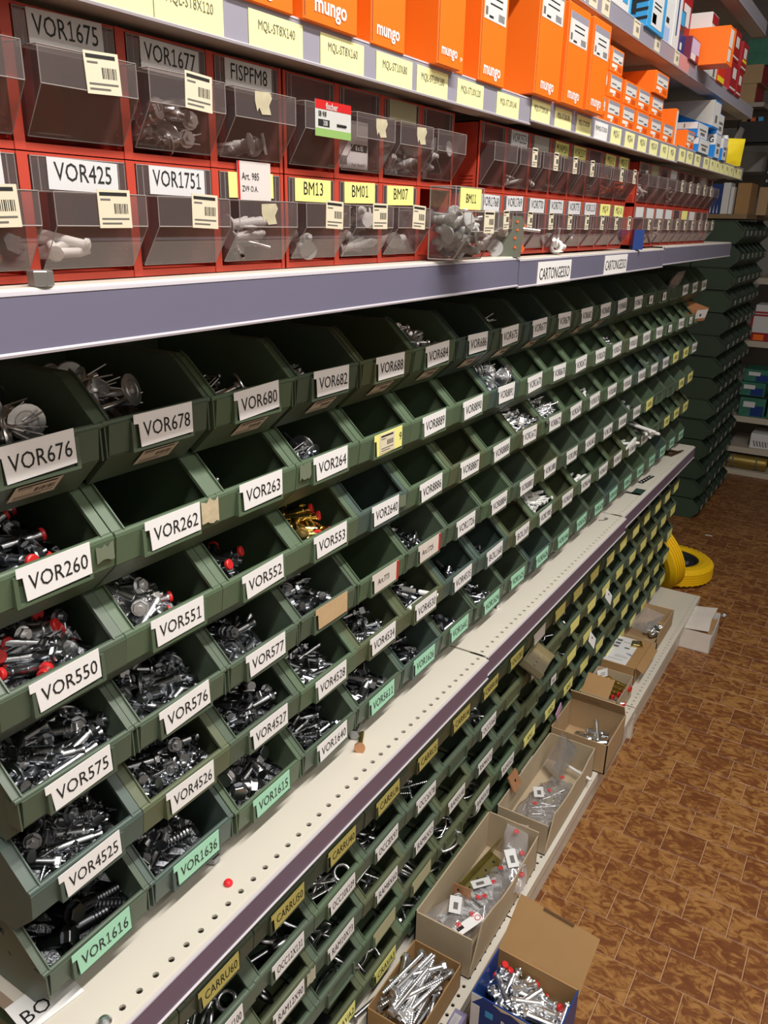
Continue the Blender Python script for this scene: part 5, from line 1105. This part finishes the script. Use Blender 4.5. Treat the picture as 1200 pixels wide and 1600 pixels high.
# torn white box
o = MB().box(0, 0.118, 0, 0.003, 0, 0.085).box(0, 0.118, 0.205, 0.208, 0, 0.09).box(0, 0.003, 0, 0.208, 0, 0.09).box(0.115, 0.118, 0, 0.208, 0, 0.075).box(0, 0.118, 0, 0.208, 0, 0.003).build('torn_carton', mat('carton_white', (0.62, 0.57, 0.52), 0.7, noise=0.12, nscale=25), None, T(-0.472, 3.055, 0.0005) @ rotz(0.03)); tag(o, 'torn dirty white carton standing on the floor by the base shelf end', 'box')
MB().add([(0, 0, 0.086), (0.104, -0.004, 0.098), (0.098, 0.09, 0.106), (0.104, 0.20, 0.112), (0.0, 0.205, 0.094)] + [(0, 0, 0.088), (0.104, -0.004, 0.101), (0.098, 0.09, 0.109), (0.104, 0.20, 0.115), (0.0, 0.205, 0.097)], [(0, 1, 2, 3, 4), (9, 8, 7, 6, 5), (0, 1, 6, 5), (1, 2, 7, 6), (2, 3, 8, 7)]).build('flap', MATS['carton_white'], o)
MB().add([(0.03, 0.002, 0.080), (0.110, 0.0, 0.084), (0.118, 0.12, 0.098), (0.03, 0.13, 0.09), (0.03, 0.002, 0.083), (0.110, 0.0, 0.087), (0.118, 0.12, 0.101), (0.03, 0.13, 0.093)], [(0, 1, 2, 3), (7, 6, 5, 4), (0, 1, 5, 4), (1, 2, 6, 5)]).build('torn_layer', CARDD, o)
individuals('nut', [T(-0.345, 3.24, 0.10) @ roty(0.5)], Matrix.Identity(4), 'on the torn white carton', 'nut on the torn carton')
# two yellow wheels
def wheel(M, label, lugs):
    o = empty('barrow_wheel', M); tag(o, label, 'wheel', 'yellow barrow wheels')
    R, W2 = 0.188, 0.046; pr = [(-0.040, 0.118), (-W2, 0.140), (-0.043, 0.166), (-0.030, 0.184)]
    for k in range(5): x = -0.024 + k * 0.012; pr += [(x - 0.0035, R - 0.001), (x + 0.0035, R - 0.001), (x + 0.0045, R - 0.0055), (x + 0.0075, R - 0.0055)]
    pr = pr[:-2] + [(0.030, 0.184), (0.043, 0.166), (W2, 0.140), (0.040, 0.118), (0.0, 0.112), (-0.040, 0.118)]
    q = MB(); q.lathe(pr, 48, 0, None, True, False)
    for k in range(lugs):
        a = 2 * math.pi * k / lugs
        for s in (-1, 1): q.box(-0.010, 0.010, -0.0055, 0.0055, -0.004, 0.0016, 0, rotx(a) @ T(s * 0.0365, 0, 0.1755) @ roty(s * 0.95))
    q.build('tyre', TYRE, o)
    MB().lathe([(-0.036, 0.119), (-0.038, 0.112), (-0.020, 0.100), (-0.016, 0.045), (-0.040, 0.030), (-0.040, 0.014), (0.040, 0.014), (0.040, 0.030), (0.016, 0.045), (0.020, 0.100), (0.038, 0.112), (0.036, 0.119)], 32, 0, None, True, False).build('hub', HUB, o)
    MB().box(-0.030, -0.024, -0.020, 0.010, 0.035, 0.075).build('hub_sticker', [mat('sticker_grey', (0.12, 0.12, 0.13), 0.5)], o)
    return o
wheel(T(-0.672, 3.775, 0.048) @ roty(math.pi / 2), 'yellow barrow wheel lying flat on the floor', 40)
wheel(T(-0.735, 3.545, 0.180) @ rotz(math.radians(58)) @ roty(math.radians(-20)), 'yellow barrow wheel leaning upright against the shelf end', 0)
o = MB().prism([(-0.02, -0.008), (0.02, -0.004), (0.018, 0.008), (-0.016, 0.007)], 0, 0.001, 0, None, 'z').build('paper_scrap', PALE, None, T(-0.62, 4.42, 0.0005)); tag(o, 'tiny white paper scrap on the far floor', 'paper')

# ------------------------------------------------------------------ loose things on the wide shelf
zs2 = 0.7555
individuals('nut', [T(-0.652, 0.622, zs2 + 0.0065) @ roty(math.pi / 2) @ Matrix.Scale(0.8, 4)], Matrix.Identity(4), 'lying on the wide shelf below bin VOR1636', 'nut on the wide shelf')
o = MB().lathe([(0, 0.0062), (0.003, 0.0062), (0.005, 0.005), (0.007, 0.003)], 14, 0, roty(-math.pi / 2)).build('end_cap', mat('cap_red', (0.72, 0.02, 0.03), 0.35), None, T(-0.606, 0.603, zs2)); tag(o, 'single bright red plastic cap on the wide shelf', 'cap')
o = MB().lathe([(0, 0.0085), (0.002, 0.0085), (0.005, 0.006), (0.006, 0.002)], 12, 0, roty(-math.pi / 2)).build('pan_screw', ZINC, None, T(-0.586, 0.381, zs2)); tag(o, 'round zinc screw head at the lower left corner of wide shelf', 'screw')
o = MB().lathe([(0, 0.0045), (0.040, 0.0040)], 10, 0).lathe([(-0.004, 0.0095), (0.0, 0.0095)], 14, 1).build('yellow_anchor', [GOLD, COPPER], None, T(-0.617, 0.938, zs2 + 0.0085) @ rotz(2.05)); tag(o, 'brass-coloured anchor with copper flange lying below bin VOR1640', 'anchor')
o = MB().lathe([(-0.02, 0.004), (0.02, 0.0045)], 10).lathe([(-0.028, 0.010), (-0.020, 0.010)], 6, smooth=False).build('hex_bolt', DARKZ, None, T(-0.652, 0.985, zs2 + 0.0095) @ rotz(1.9)); tag(o, 'dark hex bolt lying half under bin VOR5611', 'bolt')
o = MB().lathe([(-0.014, 0.0022), (0.006, 0.0022)], 8).lathe([(0.006, 0.006), (0.012, 0.006)], 6, smooth=False).build('hex_bolt', ZINC, None, T(-0.652, 1.560, zs2 + 0.006) @ rotz(-0.5)); tag(o, 'small zinc bolt standing out below bin VOR1625', 'bolt')
individuals('plug_white', [T(-0.655, 1.945, zs2 + 0.0075) @ rotz(0.4) @ Matrix.Scale(0.35, 4)], Matrix.Identity(4), 'tiny on the wide shelf between mint tags', 'tiny plug on shelf')
o = MB().box(-0.024, 0.024, -0.035, 0.035, 0, 0.0006, 0).text('BO', 0.019, T(0.004, -0.030, 0.0008) @ rotz(math.pi / 2), 1, 0, 0.9, 0.0).build('paper_label', [WHITE, INK], None, T(-0.664, 0.362, zs2 + 0.0006) @ rotz(-0.12)); tag(o, 'white paper label lettered BO slipped under the nearest bottom bin', 'paper')
o = MB().box(-0.030, 0.030, -0.045, 0.045, 0, 0.003, 0).torus(0.020, 0.003, 16, 6, 0, T(0.004, -0.005, 0.006)).cyl((0.02, 0.02, 0.006), (0.034, 0.05, 0.008), 0.003, n=8).build('latch_plate', [mat('rust_brown', (0.10, 0.06, 0.035), 0.5, 0.6)], None, T(-0.640, 3.165, 0.7595) @ rotz(-0.2)); tag(o, 'brown metal latch plate at the far end of wide shelf', 'hardware')
q = MB().box(-0.009, 0.009, -0.055, 0.055, 0, 0.0015, 0)
for k in range(5): q.lathe([(0, 0.0035), (0.0004, 0.0035)], 10, 1, T(0, -0.044 + k * 0.022, 0.0015) @ roty(-math.pi / 2))
o = q.build('perforated_strip', [BLACK, PALE], None, T(-0.622, 2.760, 0.7595) @ rotz(-0.12)); tag(o, 'short black perforated strip on the wide shelf', 'hardware')
o = MB().box(-0.035, 0.012, -0.030, -0.018, 0, 0.002).box(-0.016, 0.016, -0.030, 0.035, 0, 0.002).build('corner_bracket', [mat('plate_dark_green', (0.02, 0.045, 0.035), 0.4)], None, T(-0.606, 2.600, 0.7595)); tag(o, 'dark green flat corner bracket near the rail', 'hardware')
o = MB().tube([(0, 0, 0.001), (0.012, 0.01, 0.001), (0.02, 0.03, 0.001), (0.01, 0.035, 0.001)], 0.0008, 5).tube([(0.008, 0.03, 0.001), (0.02, 0.02, 0.001)], 0.0008, 5).build('wire_bit', BLACK, None, T(-0.632, 2.26, 0.7585)); tag(o, 'tiny twisted bit of black wire on the wide shelf', 'wire')
# pieces poking out of the lower bins
q = MB().box(-0.030, 0.030, -0.055, 0.055, 0, 0.004).box(-0.034, -0.030, -0.055, 0.055, 0, 0.022).box(-0.03, 0.03, 0.051, 0.055, 0, 0.022).box(-0.03, 0.03, -0.055, -0.051, 0, 0.022)
for k in range(5): q.lathe([(0, 0.0035), (0.0005, 0.0035)], 8, 1, T(0.0, -0.04 + k * 0.02, 0.0041) @ roty(-math.pi / 2))
o = q.build('metal_tray', [mat('plate_khaki', (0.45, 0.40, 0.27), 0.35, 0.8), ZINC], None, T(-0.602, 1.735, 0.535) @ rotz(0.1) @ roty(0.5)); tag(o, 'khaki perforated metal box plate sticking out of a lower bin', 'bracket')
o = MB().box(-0.002, 0.002, -0.024, 0.024, -0.022, 0.022).lathe([(0, 0.004), (0.0005, 0.004)], 10, 1, T(0.002, 0, 0)).build('copper_plate', [COPPER, BLACK], None, T(-0.600, 1.655, 0.222) @ roty(-0.5)); tag(o, 'square copper plate with one hole poking out of lower bin', 'bracket')
for x, y, z, lb in ((-0.604, 2.385, 0.460, 'white plastic plate with one hole in the middle of the lower block'), (-0.602, 2.245, 0.365, 'small white plate with a slot further left in lower block')):
    o = MB().cbox(-0.001, 0.001, -0.022, 0.022, -0.018, 0.018, 0.0008, 0).lathe([(0, 0.0035), (0.0005, 0.0035)], 10, 1, T(0.001, 0.006, 0.004)).build('white_plate', [PALE, BLACK], None, T(x, y, z) @ roty(-0.5) @ rotx(0.4)); tag(o, lb, 'plate')
o = MB().box(-0.001, 0.001, -0.022, 0.022, -0.014, 0.014).build('pink_slip', [mat('slip_pink', (0.48, 0.28, 0.42), 0.6)], None, T(-0.604, 1.985, 0.248) @ rotx(0.5)); tag(o, 'pink slip hanging below a yellow tag in the lower block', 'paper')
o = MB().cbox(-0.045, 0.045, -0.055, 0.055, 0, 0.050, 0.001, 0).box(0.0451, 0.0455, -0.03, 0.05, 0.012, 0.046, 1).box(0.0455, 0.0458, 0.0, 0.012, 0.02, 0.03, 2).build('carton', [mat('carton_rust', (0.36, 0.15, 0.06), 0.7), PALE, INK], None, T(-0.668, 3.255, 1.272) @ rotz(-0.3) @ roty(0.25)); tag(o, 'small brown carton resting in the last bin of second row', 'box')
o = pouch(0.11, 0.075, 0.014, 21).build('plastic_bag', BAG, None, T(-0.650, 2.82, 1.395) @ roty(0.5)); tag(o, 'clear empty bag stuffed in a far bin of the top row', 'bag', 'clear bags of fasteners')
individuals('rod_white', heap('rod_white', 8, (-0.05, 0.03, -0.06, 0.05, 0.062, 0.100), rs, 0.15, -0.5, 1.15), binpos[('u', 4, 15)][1], 'sticking out of the sixteenth bin, fifth row', 'white rods sticking out of a bin')
individuals('rod_white', heap('rod_white', 3, (-0.05, 0.02, -0.05, 0.05, 0.055, 0.070), rs, 0.1, 1.3, 1.1), binpos[('u', 4, 14)][1], 'sticking out of the fifteenth bin, fifth row', 'white rods in the next bin')

# ------------------------------------------------------------------ far corner
# board and cartons on top of the far stack
o = MB().box(-1.45, -0.735, 4.645, 5.55, 1.640, 1.662).build('plank_shelf', WOODB); tag(o, 'brown board lying on the far bin stack', 'shelf')
zf = 1.6625
def far_box(x0, x1, y0, d, h, mt, label, fm=None, fr=(0.06, 0.94, 0.08, 0.92), z=None, face='y'):
    z = zf if z is None else z
    o = MB().cbox(0, x1 - x0, 0, d, 0, h, 0.001, 0).build('carton', mt, None, T(x0, y0, z)); tag(o, label, 'box', 'cartons in the far corner')
    if fm:
        w = x1 - x0
        if face == 'y': MB().box(w * fr[0], w * fr[1], -0.0006, -0.0001, h * fr[2], h * fr[3]).build('print', fm, o)
        else: MB().box(w + 0.0001, w + 0.0006, d * fr[0], d * fr[1], h * fr[2], h * fr[3]).build('print', fm, o)
    return o
o = far_box(-0.965, -0.872, 4.66, 0.12, 0.145, NAVY, 'dark blue and white carton on the far board')
for k in range(5): MB().prism([(0.008 + k * 0.017, 0.004), (0.014 + k * 0.017, 0.004), (0.012 + k * 0.017, 0.045)], -0.0006, -0.0001).build('stripe', PALE, o)
far_box(-0.870, -0.835, 4.66, 0.12, 0.150, PALE, 'narrow pale carton beside the dark blue one')
far_box(-0.832, -0.815, 4.66, 0.12, 0.130, PALE, 'thin pale sheet carton on the far board')
far_box(-0.808, -0.742, 4.70, 0.20, 0.150, CARDD, 'brown carton with tape on the far board')
far_box(-0.740, -0.690, 4.95, 0.20, 0.140, CARD, 'lighter brown carton at the right of the far board')
o = MB().box(-1.30, -0.815, 4.20, 4.215, 1.662, 1.80).build('filler_panel', BACK); C.objects.unlink(o); bpy.data.objects.remove(o)
# perforated upright and wall shelves at the end wall
o = empty('wall_rack', T(-0.8, 5.75, 0)); tag(o, 'dim shelf rack on the far wall with cream shelf edges', 'shelving')
R0 = T(0.8, -5.75, 0)
q = MB().box(-0.835, -0.800, 5.68, 5.72, 0, 2.6, 0)
for k in range(50): q.box(-0.8002, -0.7996, 5.688, 5.696, 0.06 + k * 0.05, 0.075 + k * 0.05, 1); q.box(-0.822, -0.813, 5.6795, 5.6801, 0.06 + k * 0.05, 0.075 + k * 0.05, 1)
q.build('upright', [BLACK, PALE], o, R0)
for z in (0.035, 0.195, 0.405, 0.905, 1.30): MB().box(-0.795, 1.40, 5.75, 6.20, z - 0.003, z).box(-0.795, 1.40, 5.742, 5.752, z - 0.038, z).build('shelf_board', mat('shelf_cream', (0.50, 0.45, 0.36), 0.5), o, R0)
MB().box(-1.50, 1.45, 5.86, 6.20, 1.93, 2.045).build('fascia', mat('fascia_grey', (0.46, 0.44, 0.42), 0.6), o, R0)
far_box(-0.765, -0.610, 5.76, 0.2, 0.045, DRED, 'low red and orange carton on the far rack', ORANGE, (0.1, 0.5, 0.1, 0.9), z=0.906)
far_box(-0.780, -0.590, 5.76, 0.2, 0.120, DRED, 'red carton with large white label on the far rack', PALE, (0.08, 0.82, 0.06, 0.92), z=0.9515)
far_box(-0.765, -0.600, 5.78, 0.2, 0.060, PALE, 'pale red-striped carton topmost on the far rack', DRED, (0.0, 0.9, 0.1, 0.3), z=1.072)
for i, (x0, x1, z, h, lb) in enumerate(((-0.760, -0.600, 0.640, 0.080, 'upper green and blue carton on the far rack'), (-0.775, -0.620, 0.545, 0.090, 'green and blue carton with white labels on the far rack'), (-0.760, -0.600, 0.406, 0.125, 'dark green carton with white patch on the lower far shelf'), (-0.585, -0.420, 0.406, 0.12, 'green patterned carton at the right edge of the far shelf'))):
    o = far_box(x0, x1, 5.76, 0.2, h, GREENC, lb, BBLUE, (0.45, 0.95, 0.05, 0.6), z=z)
    MB().box((x1 - x0) * 0.15, (x1 - x0) * 0.6, -0.0010, -0.0006, h * 0.5, h * 0.8).build('label_patch', PALE, o)
o = MB().box(-0.79, -0.40, 5.78, 6.1, 0.532, 0.5445).build('tray', BLACK); tag(o, 'black tray under the green and blue cartons', 'tray')
o = far_box(-0.655, -0.40, 5.77, 0.2, 0.100, PALE, 'white carton with hatched print on the low far shelf', None, z=0.1955)
for k in range(9): MB().prism([(0.03 + k * 0.018, 0.012), (0.038 + k * 0.018, 0.012), (0.026 + k * 0.018, 0.05), (0.018 + k * 0.018, 0.05)], -0.0006, -0.0001).build('hatch', INKG, o)
o = MB().lathe([(-0.13, 0.046), (-0.12, 0.05), (0.12, 0.05), (0.13, 0.046)], 20, 0).lathe([(-0.09, 0.052), (-0.08, 0.052)], 20, 1).lathe([(0.06, 0.052), (0.07, 0.052)], 20, 1).build('brass_roll', [mat('brass_dull', (0.42, 0.30, 0.08), 0.35, 0.7), INKG], None, T(-0.655, 5.80, 0.087)); tag(o, 'dull yellow metal roll on the lowest far shelf', 'roll')
# high shelf of the far unit
o = MB().box(-1.35, -0.74, 4.64, 5.55, 2.155, 2.175).build('plank_shelf', STEEL); tag(o, 'dark high shelf of the far unit above eye level', 'shelf')
far_box(-0.895, -0.790, 4.66, 0.25, 0.085, CARD, 'lower tan carton with dark red end on the high far shelf', DRED, (0.02, 0.98, 0.04, 0.96), z=2.176, face='x')
far_box(-0.890, -0.772, 4.66, 0.25, 0.082, CARD, 'upper tan carton with dark red end on the high far shelf', DRED, (0.02, 0.98, 0.04, 0.96), z=2.262, face='x')
far_box(-0.870, -0.760, 4.70, 0.2, 0.115, GREENC, 'dull green patterned carton topmost on the high far shelf', None, z=2.345)
o = MB().box(0, 0.17, 0, 0.16, 0, 0.004).box(0, 0.004, 0, 0.16, 0, 0.13).box(0.166, 0.17, 0, 0.16, 0, 0.10).box(0, 0.17, 0, 0.004, 0, 0.10).box(0, 0.17, 0.156, 0.16, 0, 0.13).build('crate', BLACK, None, T(-0.86, 4.72, 2.000)); tag(o, 'black plastic crate hanging under the high far shelf', 'crate')
for i, (x, mt, lb) in enumerate(((-0.842, CARD, 'brown tool handle in the black crate'), (-0.80, ORANGE, 'orange tool card in the black crate'), (-0.765, SKY, 'blue tool card in the black crate'))):
    o = MB().cbox(-0.012, 0.012, -0.004, 0.004, 0, 0.12, 0.001).build('tool_card', mt, None, T(x, 4.78, 2.0045)); tag(o, lb, 'tool card', 'tool cards in the black crate')

# tape residue and worn paper left on bin lips
res = mat('tape_residue', (0.50, 0.42, 0.28), 0.6, noise=0.35, nscale=120)
def residue(bk, y0, y1, z0, z1, mt=res):
    o, M = binpos[bk]; q = MB(); r2 = random.Random(int(1000 * (y1 + z1)) + bk[2]); n = 6
    top = [(y0 + (y1 - y0) * i / n, z1 - r2.uniform(0, 0.006)) for i in range(n + 1)]; bot = [(y1 - (y1 - y0) * i / n, z0 + r2.uniform(0, 0.005)) for i in range(n + 1)]
    q.prism(top + bot, 0.0033, 0.0037, 0, None, 'x'); q.build('tape_residue', mt, o)
residue(('u', 1, 1), 0.046, 0.074, 0.040, 0.073); residue(('u', 2, 4), 0.045, 0.066, 0.044, 0.070, mat('tape_film', (0.16, 0.19, 0.13), 0.25)); residue(('u', 1, 3), -0.07, -0.045, 0.046, 0.072, MATS['tape_film'])
residue(('l', 2, 2), 0.050, 0.074, 0.038, 0.072, mat('worn_paper', (0.45, 0.44, 0.34), 0.7, noise=0.3, nscale=90)); residue(('u', 1, 0), 0.05, 0.072, 0.044, 0.066, MATS['tape_film'])
